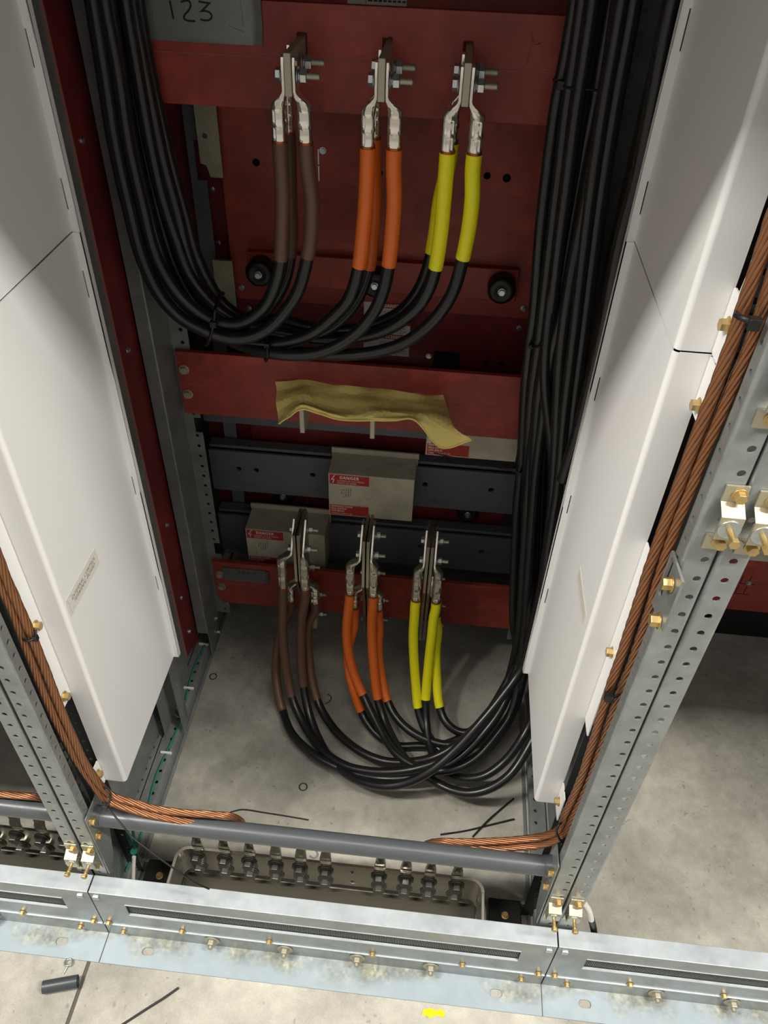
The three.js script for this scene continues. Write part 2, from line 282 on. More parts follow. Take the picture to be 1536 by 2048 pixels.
// hat brackets with outward bolts, screwed on the posts
const hatProfile = (y0, y1) => { const t = .0028, h = .016, z = POSTZ + .0006, m0 = y0 + .024, m1 = y1 - .024; const out = [[z, y0], [z, m0 - .004], [z + h, m0 + .004], [z + h, m1 - .004], [z, m1 + .004], [z, y1]]; return out.concat(out.slice().reverse().map(([a, b], i) => [a + t, b])); };
const clipBolt = M([thread(.0036, .018), hex(.0058, .006).translate(0, .018, 0)]).rotateX(Math.PI / 2), clipWasher = washer(.0118, .0022).rotateX(Math.PI / 2);
const clipScrew = flangeScrew(.0062, .007).rotateX(Math.PI / 2);
function clip(x, yTop, lab) {
  const y0 = yTop - .086, w = .0235, t = thing('hat_bracket', lab, 'bracket', [x, y0, POSTZ]);
  part(t, 'strap', orient(sheet(hatProfile(y0, yTop), w), [x + w / 2, 0, 0], [0, 0, 1], [0, 1, 0]), MAT.strap);
  piece(t, 'screw', clipScrew, MAT.brass, [x + .004, yTop - .011, POSTZ + .0034]);
  piece(t, 'screw', clipScrew, MAT.brass, [x + .004, y0 + .011, POSTZ + .0034]);
  piece(t, 'washer', clipWasher, MAT.zinc, [x, yTop - .043, POSTZ + .0190]);
  piece(t, 'bolt', clipBolt, MAT.brass, [x, yTop - .043, POSTZ + .0194]);
}
clip(-.0195, .331, 'zinc hat bracket at the foot of the left one of the two left posts');
clip(.0135, .331, 'zinc hat bracket at the foot of the right one of the two left posts');
clip(.8915, .337, 'zinc hat bracket at the foot of the right posts, over the plinth joint');
clip(.9285, .337, 'zinc hat bracket at the foot of the rightmost post, beside the white wire');
clip(.9015, 1.306, 'zinc hat bracket halfway up the right posts, seen whole with its outward bolt');
clip(.936, 1.302, 'zinc hat bracket halfway up the rightmost post, cut by the right photo edge');
clip(.9015, 1.462, 'zinc hat bracket high on the right post, its lower tab at the right photo edge');

// ---------------------------------------------------------------- base rails on the floor
function baseRail(sx, s, lab) { // sx: inner face, s: +1 when the rail lies to the left of it
  const t = thing('base_rail', lab, 'base rail', [sx - s * .03, 0, -.5]);
  const zs = []; for (let z = -.15; z > -1.1; z -= .0298) zs.push(z);
  const top = (a, b, off, y, nm) => { const lo = Math.min(a, b), hi = Math.max(a, b); const g = sheet([[lo, .1], [hi, .1], [hi, 1.15], [lo, 1.15]], .002, zs.map((z) => [off, -z, .0042]), 5); g.rotateX(-Math.PI / 2); part(t, nm, g.translate(0, y - .002, 0), MAT.steel); };
  top(sx - s * .06, sx - s * .039, sx - s * .05, .042, 'upper_strip');
  top(sx - s * .037, sx - s * .007, sx - s * .013, .040, 'top_strip');
  part(t, 'groove', bx(Math.min(sx - s * .0392, sx - s * .0368), Math.max(sx - s * .0392, sx - s * .0368), .02, .0385, -1.15, -.1), MAT.black);
  const q = new THREE.CylinderGeometry(.007, .007, 1.05, 8, 1, true, s > 0 ? 0 : -Math.PI / 2, Math.PI / 2); q.rotateX(-Math.PI / 2);
  part(t, 'bend', q.translate(sx - s * .007, .033, -.625), MAT.steel);
  part(t, 'inner_face', orient(sheet([[.1, .006], [1.15, .006], [1.15, .033], [.1, .033]], .002, zs.map((z) => [-z + .012, .02, .0036]), 5), [s > 0 ? sx : sx + .002, 0, 0], [0, 0, -1], [0, 1, 0]), MAT.steel);
  part(t, 'floor_flange', bx(Math.min(sx + s * .003, sx + s * .010), Math.max(sx + s * .003, sx + s * .010), .0005, .004, -1.15, -.12), MAT.steel);
}
baseRail(.0155, 1, 'perforated base rail on the floor at the left, with a green wire on it');
baseRail(.9, -1, 'perforated base rail on the floor at the right, below the white panel');
// ================================================================ white side compartments
const brassScrew = flangeScrew(.0068, .0085);
function whitePanel(name, lab, s, x, xf, zf, zb, y0, y1, o) { // s: +1 panel faces +x; xf: flange plane
  const t = thing(name, lab, 'panel', [(x + xf) / 2, y0, (zf + zb) / 2]);
  const th = .0018, r = .007, ra = (v) => [Math.min(...v), Math.max(...v)];
  let [a, b] = ra([x, x - s * th]);
  part(t, 'side_panel', bx(a, b, y0, y1, zb, zf - r), MAT.white);
  const q = new THREE.CylinderGeometry(r, r, y1 - y0, 8, 1, true, s > 0 ? 0 : -Math.PI / 2, Math.PI / 2);
  part(t, 'bend', q.translate(x - s * r, (y0 + y1) / 2, zf - r), MAT.white);
  [a, b] = ra([x - s * r, xf]);
  part(t, 'front_face', bx(a, b, y0, y1, zf - th, zf), MAT.white);
  for (const [f0, f1] of o.tabs) { // flange tabs standing forward, with the screws in them
    const sh = rrect(new THREE.Shape(), -zf - .001 - .034, -zf - .001, f0, f1, .004);
    part(t, 'mounting_flange', orient(sheet(sh, th), [s > 0 ? xf : xf - th, 0, 0], [0, 0, -1], [0, 1, 0]), MAT.white);
  }
  for (const [sy, sz] of o.screws) part(t, 'screw', alongY(brassScrew.clone(), [xf + s * th * (s > 0 ? 1 : 0.2), sy, sz], [s, 0, 0]), MAT.brass);
  const lw = .020, holes = o.slits.filter((y) => y > y0 + .03 && y < y1 - .03).map((y) => slotPath(.010, y, .0018, .042, .0008));
  part(t, 'rear_flange', orient(sheet([[0, y0 - .002], [lw, y0 - .002], [lw, y1], [0, y1]], th, holes), [s > 0 ? x - .009 : x + .009, 0, s > 0 ? zb : zb + th], s > 0 ? [1, 0, 0] : [-1, 0, 0], [0, 1, 0]), MAT.white);
  part(t, 'hem', bx(...ra([x + s * .0095, x + s * .011]), y0 - .002, y1, zb - .010, zb + .0018), MAT.white);
  if (o.bottom) part(t, 'bottom_flange', bx(...ra([x - s * .003, x - s * .03]), y0, y0 + th, zb, zf - .004), MAT.white);
  return t;
}
const lw0 = whitePanel('white_side_panel', 'lower white sheet panel on the left, with the printed board label on it', 1, .068, .026, -.19, -.495, .401, 1.3475, { bottom: 1, tabs: [[.401, .473], [.679, 1.3475]], screws: [[.876, -.170], [.699, -.170], [.450, -.174]], slits: [.634, .888, 1.27] });
whitePanel('white_side_panel', 'upper white sheet panel on the left, above the fine horizontal seam', 1, .068, .026, -.19, -.495, 1.35, 2.28, { tabs: [[1.35, 2.2]], screws: [[1.6, -.170]], slits: [1.40, 1.573, 1.9] });
const rw0 = whitePanel('white_side_panel', 'lower white sheet panel on the right, beside the twisted copper cables', -1, .838, .878, -.212, -.504, .451, 1.3825, { bottom: 1, tabs: [[.452, .529], [.723, 1.116], [1.314, 1.3825]], screws: [[.484, -.198], [.91, -.196], [1.33, -.196]], slits: [.691, .922, 1.154] });
whitePanel('white_side_panel', 'upper white sheet panel on the right, above the seam', -1, .838, .878, -.212, -.504, 1.385, 2.28, { tabs: [[1.385, 1.459], [1.72, 2.1]], screws: [[1.426, -.194]], slits: [1.44, 1.625, 1.9] });
{ // label on the left panel: reads along the depth
  const m = decal(640, 210, (g, w, h) => {
    g.fillStyle = '#d3d1ca'; g.fillRect(0, 0, w, h); g.fillStyle = '#33332f'; g.font = 'italic 54px sans-serif';
    g.fillText('EXTERNAL CONTROL', 92, 96); g.fillText('TERMINAL BOARD', 116, 150);
    g.strokeStyle = '#8d8a82'; g.lineWidth = 3; g.beginPath(); g.moveTo(20, 24); g.lineTo(46, 90); g.lineTo(30, 150); g.lineTo(52, 200); g.moveTo(66, 160); g.lineTo(110, 172); g.moveTo(70, 20); g.lineTo(120, 50); g.stroke();
  });
  label(lw0, 'label', .118, .036, [.0683, .884, -.259], [0, 0, -1], [0, 1, 0], m);
  const m2 = decal(512, 160, (g, w, h) => { g.fillStyle = '#d6d4cc'; g.fillRect(0, 0, w, h); g.fillStyle = '#8b8878'; for (let r = 0; r < 2; r++) for (let x = 30; x < 480; x += 9 + (x * 7 % 5)) g.fillRect(x, 46 + r * 40, 6, 16); });
  label(rw0, 'label', .1, .026, [.8377, .9265, -.286], [0, 0, 1], [0, 1, 0], m2);
}
// ---------------------------------------------------------------- left flank: red strip, rear post, leg
{
  const t = thing('barrier_strip', 'tall narrow red strip between the white panel and the grey rear post on the left', 'barrier strip', [-.003, .12, -.74]);
  part(t, 'strip', orient(sheet([[.700, .125], [.79, .085], [.79, 2.25], [.700, 2.25]], .004), [-.006, 0, 0], [0, 0, -1], [0, 1, 0]), MAT.redDark);
  part(t, 'chamfer', bx(-.0062, -.0015, .125, 2.25, -.7012, -.6995), MAT.redEdge);
  for (const p of [[-0.002,1.399,-0.729], [-0.002,1.02,-0.734], [-0.002,0.558,-0.743], [-0.002,0.315,-0.738], [-0.002,0.178,-0.743]]) part(t, 'screw', alongY(flangeScrew(.0045, .004), p, [1, 0, 0]), MAT.zinc);
}
solo('filler_sheet', 'grey sheet strip between the white panel and the red strip on the left', 'steel sheet', bx(-.008, -.006, .06, 2.28, -.7, -.5), MAT.steelDull, [-.007, .06, -.56]);
{
  const t = thing('barrier_strip', 'narrow dark red strip glimpsed between the right cable bundle and the white panel', 'barrier strip', [.915, .12, -.74]);
  part(t, 'strip', orient(sheet([[.700, .125], [.79, .085], [.79, 2.25], [.700, 2.25]], .004), [.914, 0, 0], [0, 0, -1], [0, 1, 0]), MAT.redDark);
  for (const p of [[0.913,1.486,-1.11], [0.913,1.414,-1.11]]) part(t, 'screw', alongY(flangeScrew(.0065, .006), p, [-1, 0, 0]), MAT.zinc);
}
solo('filler_sheet', 'grey sheet strip behind the rear edge of the right white panel', 'steel sheet', bx(.919, .921, .06, 2.28, -.7, -.5), MAT.steelDull, [.92, .06, -.56]);
solo('angle_leg', 'short grey angle leg with two screws under the rear corner of the left white panel', 'steel angle', M([orient(sheet([[.524, .046], [.546, .043], [.566, .30], [.566, .44], [.53, .44], [.524, .3]], .002, [[.538, .12, .0036], [.545, .22, .0036]]), [.03, 0, 0], [0, 0, -1], [0, 1, 0]), bx(.012, .03, .05, .44, -.568, -.566)]), MAT.steelDull, [.03, .045, -.545]);
function rearPost(s, x0, lab) { // x0: outer edge; s=+1: opens to the right
  const t = thing('rear_post', lab, 'frame post', [x0 + s * .02, .02, -.82]);
  const X = (v) => x0 + s * v, ra = (p, q) => [Math.min(p, q), Math.max(p, q)];
  const wx = X(.028), ya = .13;
  part(t, 'front_face', bx(...ra(X(0), wx - s * .004), ya, 2.28, -.782, -.780), MAT.steelDull);
  const q = new THREE.CylinderGeometry(.004, .004, 2.28 - ya, 6, 1, true, s > 0 ? 0 : -Math.PI / 2, Math.PI / 2);
  part(t, 'bend', q.translate(wx - s * .004, (2.28 + ya) / 2, -.784), MAT.steelDull);
  part(t, 'side_face', orient(sheet([[.784, .03], [.83, .03], [.873, .10], [.873, 2.28], [.784, 2.28]], .002), [s > 0 ? wx - .002 : wx, 0, 0], [0, 0, -1], [0, 1, 0]), MAT.steelDull);
  // perforated flange with square notches in its edge
  const f = .037, ys = []; for (let y = .13; y < 2.25; y += PITCH) ys.push(y);
  const notch = [[.2, .235], [.345, .385], [.735, .775], [1.26, 1.34], [1.7, 1.74]], pts = [[0, .115], [f, .115]];
  for (const [n0, n1] of notch) pts.push([f, n0], [f - .016, n0], [f - .016, n1], [f, n1]);
  pts.push([f, 2.28], [0, 2.28]);
  const holes = ys.filter((y) => !notch.some(([a, b]) => y > a - .008 && y < b + .008)).map((y) => [f * .62, y, .0042]);
  part(t, 'perforated_flange', orient(sheet(pts, .002, holes, 5), [wx, 0, s > 0 ? -.875 : -.873], s > 0 ? [1, 0, 0] : [-1, 0, 0], [0, 1, 0]), MAT.steelDull);
  for (const y of [.06, .118]) part(t, 'bolt', alongY(flangeScrew(.0055, .008), [wx, y, -.845], [s, 0, 0]), MAT.zinc);
}
rearPost(1, .005, 'grey folded rear post on the left whose perforated edge carries the red boards');
rearPost(-1, .909, 'grey folded rear post on the right, mostly behind the black cables');
// deep frame members behind the left post
{
  const t = thing('inner_post', 'dark grey post deep inside on the left behind the black cable bundle', 'frame post', [.1, .3, -1.1]);
  part(t, 'face', orient(sheet([[0, .3], [.03, .3], [.03, 1.245], [.012, 1.245], [.012, 1.32], [.03, 1.32], [.03, 2.2], [0, 2.2]], .002), [.07, 0, -1.03], [1, 0, 0], [0, 1, 0]), MAT.greyPaint);
  part(t, 'side', bx(.068, .07, .3, 2.2, -1.1, -1.028), MAT.greyPaint);
  const r = thing('side_barrier', 'dark red barrier sheet deep behind the left cable bundle', 'barrier board', [.03, .3, -1.06]);
  part(r, 'sheet', bx(.015, .13, .3, 2.2, -1.075, -1.07), MAT.redDark);
  for (const p of [[0.096,1.214,-1.068], [0.096,1.101,-1.068]]) part(r, 'screw', alongY(flangeScrew(.0045, .004), p, [0, 0, 1]), MAT.zinc);
}
function creamBracket(y0, y1, lab) {
  const t = thing('cream_bracket', lab, 'bracket', [.12, y0, -1.0]);
  const sh = shapeOf([[.101, y0 + .025], [.112, y0 + .022], [.118, y0], [.142, y0], [.142, y1], [.101, y1]]);
  part(t, 'plate', sheet(sh, .003, [[.115, (y0 * .6 + y1 * .4), .0055]], 10, .0006).translate(0, 0, -1.003), MAT.cream);
  part(t, 'backing', bx(.103, .14, y0 + .03, y1, -1.012, -1.008), MAT.greyPaint);
}
creamBracket(1.262, 1.45, 'cream steel bracket beside the upper red back sheet, just under the top board');
creamBracket(.97, 1.092, 'cream steel bracket beside the red back sheet, near the black bundle bend');

// ================================================================ red boards
const BZ = -.86, BT = .012;
const boltHead = flangeScrew(.0085, .007).rotateX(Math.PI / 2);
function board(lab, x0, x1, y0, y1, slots, bolts, chamfer) {
  const t = thing('red_board', lab, 'barrier board', [(x0 + x1) / 2, y0, BZ]);
  const pts = chamfer ? [[x0 + .012, y0], [x1, y0], [x1, y1], [x0, y1], [x0, y0 + .02]] : [[x0, y0], [x1, y0], [x1, y1], [x0, y1]];
  part(t, 'board', sheet(pts, BT - .002, slots.map(([x, y, w, h]) => slotPath(x, y, w, h, .003)), 5, .001).translate(0, 0, BZ - BT + .001), MAT.red);
  part(t, 'score_line', bx(x0 + .001, x1 - .001, y0 + (y1 - y0) * .5 - .0005, y0 + (y1 - y0) * .5 + .0005, BZ - .0004, BZ + .0006), MAT.redEdge);
  for (const [x, y] of bolts) piece(t, 'bolt', boltHead, MAT.tinDull, [x, y, BZ]);
  return t;
}
const topBoard = board('top red board carrying the three upper cable terminals and the marked tape', .045, .742, 1.427, 1.579, [[.3345, 1.51, .0175, .062], [.4705, 1.51, .0175, .062], [.597, 1.51, .0175, .062]], [[.062, 1.46], [.062, 1.545]]);
const midBoard = board('middle red board with the yellow cloth hanging on its terminals', .041, .872, .796, .949, [], [[.055, .907], [.055, .846]]);
const lowBoard = board('lowest red board just above the floor, behind the lower cables', .047, .872, .174, .328, [], [[.062, .283], [.062, .236]], true);
{ // writing on tape
  const m = decal(700, 330, (g, w, h) => {
    g.fillStyle = '#7c7f7b'; g.fillRect(0, 0, w, h); for (let i = 0; i < 1400; i++) { const k = 105 + Math.floor(R1() * 40); g.fillStyle = 'rgba(' + k + ',' + (k + 3) + ',' + k + ',0.5)'; g.fillRect(R1() * w, R1() * h, 1, 12 + R1() * 16); }
    g.strokeStyle = '#17181a'; g.lineWidth = 11; g.lineCap = 'round'; g.beginPath();
    g.moveTo(168, 120); g.lineTo(176, 206); g.moveTo(236, 118); g.bezierCurveTo(300, 90, 300, 140, 262, 170); g.bezierCurveTo(220, 205, 240, 220, 300, 216);
    g.moveTo(340, 112); g.lineTo(398, 118); g.lineTo(350, 160); g.bezierCurveTo(430, 150, 420, 226, 340, 206); g.stroke();
    g.strokeStyle = '#4c4f4c'; g.lineWidth = 3; g.beginPath(); g.moveTo(580, 90); g.lineTo(588, 230); g.moveTo(500, 230); g.lineTo(590, 262); g.stroke();
  }, { rough: .38, metal: .35 });
  const tape = (p, name, c, w, h, o, mm) => { const g = new THREE.PlaneGeometry(w, h, 40, 16), q = g.attributes.position; for (let i = 0; i < q.count; i++) { const u = q.getX(i) / w + .5, v = q.getY(i) / h + .5; q.setZ(i, .0012 + .0009 * fbm(u, v, 6, 3, c) + (u > .93 ? (u - .93) * .05 : 0) + (v < .06 ? (.06 - v) * .03 : 0)); q.setX(i, q.getX(i) + .003 * (fbm(v, .3, 6, 2, c) - .5) * (u < .1 || u > .9 ? 1 : 0)); } g.computeVertexNormals(); g.userData.keep = true; return part(p, name, g.translate(...o), mm); };
  tape(topBoard, 'marked_tape', 7, .19, .084, [.178, 1.561, BZ], m);
  const m2 = decal(512, 190, (g, w, h) => {
    g.fillStyle = '#5f6263'; g.fillRect(0, 0, w, h); for (let i = 0; i < 900; i++) { const k = 75 + Math.floor(R1() * 40); g.fillStyle = 'rgba(' + k + ',' + (k + 3) + ',' + (k + 4) + ',0.5)'; g.fillRect(R1() * w, R1() * h, 10 + R1() * 14, 1); }
    g.save(); g.translate(w / 2, h / 2); g.rotate(Math.PI); g.fillStyle = '#17181b'; g.font = '64px sans-serif'; g.fillText("OF B'B'L", -150, 66); g.restore();
  }, { rough: .4, metal: .3 });
  tape(lowBoard, 'marked_tape', 19, .125, .045, [.133, .29, BZ], m2);
}
// scratches, the white mark on the top board
solo('copper_shaving', 'thin pale copper strand clinging to the right half of the top red board', 'wire scrap', M([sweep(curveOf([[0.691,1.553,-0.858], [0.695,1.543,-0.857], [0.692,1.53,-0.857], [0.691,1.514,-0.858]]), 0, 1, .0008, 24, 5), sweep(curveOf([[0.694,1.541,-0.857], [0.701,1.54,-0.856], [0.707,1.543,-0.858]]), 0, 1, .0007, 12, 5)]), MAT.copper, [0.694,1.533,-0.858]);

// ================================================================ rear wall of the bay: red sheets, insulators, buses
{
  const t = thing('red_back_sheet', 'large dark red back sheet with small holes behind the upper cables', 'barrier board', [.45, 1.09, -1.03]);
  const slots = [[.203, 1.285, .0075], [.447, 1.28, .006], [.693, 1.285, .008], [.655, 1.287, .007]];
  part(t, 'sheet', sheet([[.132, 1.09], [.778, 1.09], [.778, 2.2], [.132, 2.2]], .004, slots, 10).translate(0, 0, -1.034), MAT.red);
  for (const x of [.301, .45, .59]) { for (const dx of [-.026, .026]) for (const y of [1.272, 1.303]) part(t, 'slot_edge', bx(x + dx - .0012, x + dx + .0012, y - .014, y + .014, -1.0302, -1.0288), dx > 0 && x < .4 ? MAT.zinc : MAT.black); }
  for (const p of [[0.336,1.315,-1.029], [0.34,1.101,-1.029]]) part(t, 'screw', alongY(flangeScrew(.005, .004), p, [0, 0, 1]), MAT.zinc);
  const l = thing('red_back_shelf', 'stepped red sheet carrying the three upper black insulators', 'barrier board', [.45, 1.0, -1.0]);
  part(l, 'ledge', bx(.172, .742, 1.04, 1.11, -1.03, -1.012, .002), MAT.red);
  part(l, 'sheet', bx(.133, .79, .995, 1.09, -1.036, -1.0305), MAT.red);
  const b = thing('red_back_sheet', 'plain dark red back sheet behind the middle red board, carrying the danger poster', 'barrier board', [.45, .6, -1.05]);
  part(b, 'sheet', sheet([[.132, .36], [.8, .36], [.8, .994], [.132, .994]], .004, [slotPath(.61, .86, .06, .06, .002), [.70, .87, .006], [.735, .87, .006]], 8).translate(0, 0, -1.052), MAT.redDark);
  for (const p of [[0.149,1.021,-1.029], [0.764,1.019,-1.029], [0.763,0.963,-1.046], [0.569,0.877,-1.046], [0.161,0.972,-1.029]]) part(b, 'screw', alongY(flangeScrew(.005, .004), p, [0, 0, 1]), MAT.zinc);
  for (const x of [.34, .47]) for (const dx of [-.014, 0, .014]) part(b, 'slot_edge', bx(x + dx - .001, x + dx + .001, .68, .73, -1.0485, -1.0470), MAT.black);
}
function insulator(p, lab) {
  const t = thing('insulator', lab, 'insulator', p);
  part(t, 'body', alongY(lathe([[0, 0], [.027, 0], [.029, .004], [.029, .03], [.026, .037], [.017, .04], [.013, .036], [0, .036]], 28), p, [0, 0, 1]), MAT.black);
  part(t, 'stud', alongY(M([washer(.008, .002), hex(.0065, .006).translate(0, .002, 0)]), [p[0], p[1], p[2] + .036], [0, 0, 1]), MAT.zinc);
}
insulator([.203, 1.078, -1.012], 'round black insulator at the left of the upper row, beside the brown sleeves');
insulator([.447, 1.072, -1.012], 'round black insulator in the middle of the upper row, behind the orange sleeves');
insulator([.709, 1.078, -1.012], 'round black insulator at the right of the upper row, beside the yellow sleeves');
insulator([.212, .445, -1.046], 'round black insulator above the lower left beige cover');
insulator([.702, .438, -1.046], 'round black insulator below the dark bus at the right');
{ // poster behind the loops
  const m = decal(400, 460, (g, w, h) => {
    g.fillStyle = '#c9c6bd'; g.fillRect(0, 0, w, h);
    const head = (y, tx) => { g.fillStyle = '#8f2a20'; g.fillRect(130, y, 270, 44); g.fillStyle = '#e6dfd6'; g.font = 'bold 38px sans-serif'; g.fillText(tx, 168, y + 36); };
    head(0, 'DANGER'); head(268, 'PELIGRO'); head(140, '');
    g.fillStyle = '#3c3a36'; for (const [y0, n] of [[58, 6], [196, 5], [326, 9]]) for (let i = 0; i < n; i++) { let x = 140; while (x < 370 - (i % 3) * 30) { const wd = 8 + (x * 13 + i * 7) % 26; g.fillRect(x, y0 + i * 14, wd, 5); x += wd + 6; } }
    g.strokeStyle = '#b59a30'; g.lineWidth = 7; g.beginPath(); g.moveTo(60, 130); g.lineTo(18, 208); g.lineTo(102, 208); g.closePath(); g.stroke();
  }, { rough: .6 });
  const t = thing('danger_poster', 'white bilingual danger sign half hidden behind the black cable loops', 'sign', [.49, .9, -1.046]);
  label(t, 'sheet', .104, .128, [.4715, .945, -1.0288], [1, 0, 0], [0, 1, 0], m, .0008);
  const m2 = decal(300, 120, (g, w, h) => { g.fillStyle = '#cbc9c1'; g.fillRect(0, 0, w, h); g.fillStyle = '#34322f'; g.fillRect(93, 0, 3, h); for (let i = 0; i < 6; i++) { let x = 104; while (x < 280 - (i % 2) * 60) { const wd = 8 + (x * 11 + i * 5) % 24; g.fillRect(x, 8 + i * 18, wd, 6); x += wd + 6; } } }, { rough: .6 });
  const u = thing('notice_label', 'white printed notice at the top photo edge above the top red board', 'label', [.45, 1.55, -1.03]);
  label(u, 'sheet', .102, .06, [.4352, 1.5385, -1.0293], [1, 0, 0], [0, 1, 0], m2, .0008);
}
// grey bus channels
function busChannel(y0, y1, lab) {
  const t = thing('bus_channel', lab, 'bus channel', [.45, y0, -.98]);
  const hs = [.11, .155, .3, .585, .75].map((x) => [x, (y0 + y1) / 2 + .01, .0075]);
  part(t, 'web', sheet([[.038, y0], [.87, y0], [.87, y1], [.038, y1]], .006, hs, 12, .0008).translate(0, 0, -.9868), MAT.greyPaint);
  part(t, 'upper_flange', bx(.038, .87, y1 + .004, y1 + .012, -1.02, -.99, .001), MAT.greyPaint);
  part(t, 'lower_flange', bx(.038, .87, y0 - .006, y0, -1.02, -.985, .001), MAT.greyPaint);
}
busChannel(.693, .82, 'grey bus channel right behind the middle red board, only its lower part showing');
busChannel(.478, .603, 'grey bus channel across the middle, behind the right beige cover');
busChannel(.262, .388, 'darkest grey bus channel just behind the lower terminals');
// beige bus covers
const dangerTop = decal(420, 130, (g, w, h) => { g.fillStyle = '#a3261f'; g.fillRect(0, 0, w, h); g.strokeStyle = '#d8d2c6'; g.lineWidth = 3; g.strokeRect(3, 3, w - 6, h - 6); g.fillStyle = '#ded8cc'; g.font = 'bold 50px sans-serif'; g.fillText('DANGER', 108, 56); g.font = '26px sans-serif'; g.fillText('HAZARD OF ELECTRICAL', 84, 88); g.fillText('SHOCK OR BURN', 84, 116); g.beginPath(); g.moveTo(60, 10); g.lineTo(26, 68); g.lineTo(52, 64); g.lineTo(38, 112); g.lineWidth = 9; g.stroke(); });
const dangerLow = decal(420, 130, (g, w, h) => { g.fillStyle = '#a3261f'; g.fillRect(0, 0, w, h); g.strokeStyle = '#d8d2c6'; g.lineWidth = 3; g.strokeRect(3, 3, w - 6, h - 6); g.fillStyle = '#ded8cc'; g.font = 'bold 26px sans-serif'; g.fillText('REMOVING COVER', 16, 32); g.fillText('WILL EXPOSE', 16, 60); g.fillText('LIVE BOLTS', 16, 88); g.font = '22px sans-serif'; g.fillText('TORQUE: 20-40 FT-LBS', 16, 117); });
const vertText = decal(130, 300, (g, w, h) => { g.fillStyle = '#b9b3a0'; g.fillRect(0, 0, w, h); g.save(); g.translate(w, 0); g.rotate(Math.PI / 2); g.fillStyle = '#26241f'; g.font = 'bold 19px sans-serif'; ['PRODUCTO DE', 'ITEM REFERENCE', 'PART NO. 48040', 'MEX. PAT. CO. TEL', '80 47 2048'].forEach((s, i) => g.fillText(s, 10 + i * 6, 24 + i * 24)); g.restore(); });
function cover(x0, y0, lab) {
  const x1 = x0 + .207, y1 = y0 + .132, zf = -.9, zb = -.985, t = thing('bus_cover', lab, 'cover', [(x0 + x1) / 2, y0, (zf + zb) / 2]);
  part(t, 'front', bx(x0, x1, y0, y1, zf - .003, zf, .0012), MAT.beige);
  part(t, 'top', bx(x0, x1, y1 - .003, y1, zb, zf - .002), MAT.beige);
  for (const x of [x0, x1 - .003]) part(t, 'side', bx(x, x + .003, y0, y1 - .002, zb, zf - .002), MAT.beige);
  part(t, 'rim', M([bx(x0 - .004, x1 + .005, y1 - .002, y1 + .014, zb - .004, zb + .002, .001), bx(x0 - .003, x0, y0, y1, zb - .004, zb), bx(x1, x1 + .003, y0, y1, zb - .004, zb)]), MAT.beige);
  part(t, 'dimple', alongY(lathe([[0, .002], [.006, .002], [.0085, 0]], 20), [x0 + .098, y0 + .066, zf], [0, 0, 1]), MAT.beige);
  label(t, 'danger_label', .098, .031, [x0 + .051, y1 - .017, zf + .0003], [1, 0, 0], [0, 1, 0], dangerTop);
  label(t, 'warning_label', .098, .034, [x0 + .051, y0 + .019, zf + .0003], [1, 0, 0], [0, 1, 0], dangerLow);
  label(t, 'printed_text', .03, .052, [x0 + .043, y0 + .066, zf + .0003], [1, 0, 0], [0, 1, 0], vertText);
}
cover(.353, .494, 'beige bus cover with red danger labels in the centre, in full view');
cover(.133, .288, 'beige bus cover with red danger labels at the lower left, behind the brown cable terminals');
cover(.58, .704, 'beige bus cover mostly hidden under the yellow cloth, only its lower label showing');
// ================================================================ upper terminals
function lugGeo(P, n = 28) { // P: rows [x, y, z, half width x, half depth z, exponent, crimp 0..1, turn]
  const rings = P.map(([x, y, z, a, b, e, cr]) => { const r = []; for (let k = 0; k < n; k++) { const th = k / n * Math.PI * 2, c = Math.cos(th), s = Math.sin(th); const f = Math.pow(Math.pow(Math.abs(c), e) + Math.pow(Math.abs(s), e), -1 / e); let m = 1; if (cr) { for (const t0 of [Math.PI * .5, Math.PI * 1.5, Math.PI * .02]) { let d = Math.abs(th - t0); d = Math.min(d, Math.PI * 2 - d); m -= .2 * cr * Math.max(0, Math.min(1, (.62 - d) / .16)); } } r.push([x + a * c * f * m, y, z + b * s * f * m]); } return r; });
  return loft(rings);
}
function lugRows(xt, xb, yT, yB, yR, yE, zT, zB, zE, wd = .0125) { // tongue x, barrel x; y of top, bend, barrel start, barrel end
  const rows = [], L = (a, b, u) => a + (b - a) * u, sm = (u) => u * u * (3 - 2 * u);
  for (let i = 0; i <= 4; i++) { const u = i / 4; rows.push([xt, L(yT, yB, u), L(zT, zB, u), .0024, wd * (i === 0 ? .8 : 1), 8, 0]); }
  for (let i = 1; i <= 6; i++) { const u = i / 6, s = sm(u); rows.push([L(xt, xb, s), L(yB, yR, u), L(zB, L(zB, zE, .25), u), L(.0026, .0115, s), L(wd, .0115, s), L(6, 2, s), 0]); }
  const n = 26; for (let i = 1; i <= n; i++) { const u = i / n; const c1 = Math.max(0, Math.min(1, (.19 - Math.abs(u - .26)) / .05)), c2 = Math.max(0, Math.min(1, (.17 - Math.abs(u - .70)) / .05)); rows.push([xb, L(yR, yE, u), L(L(zB, zE, .25), zE, u), .0115, .0115, 2, Math.max(c1, c2)]); }
  return rows;
}
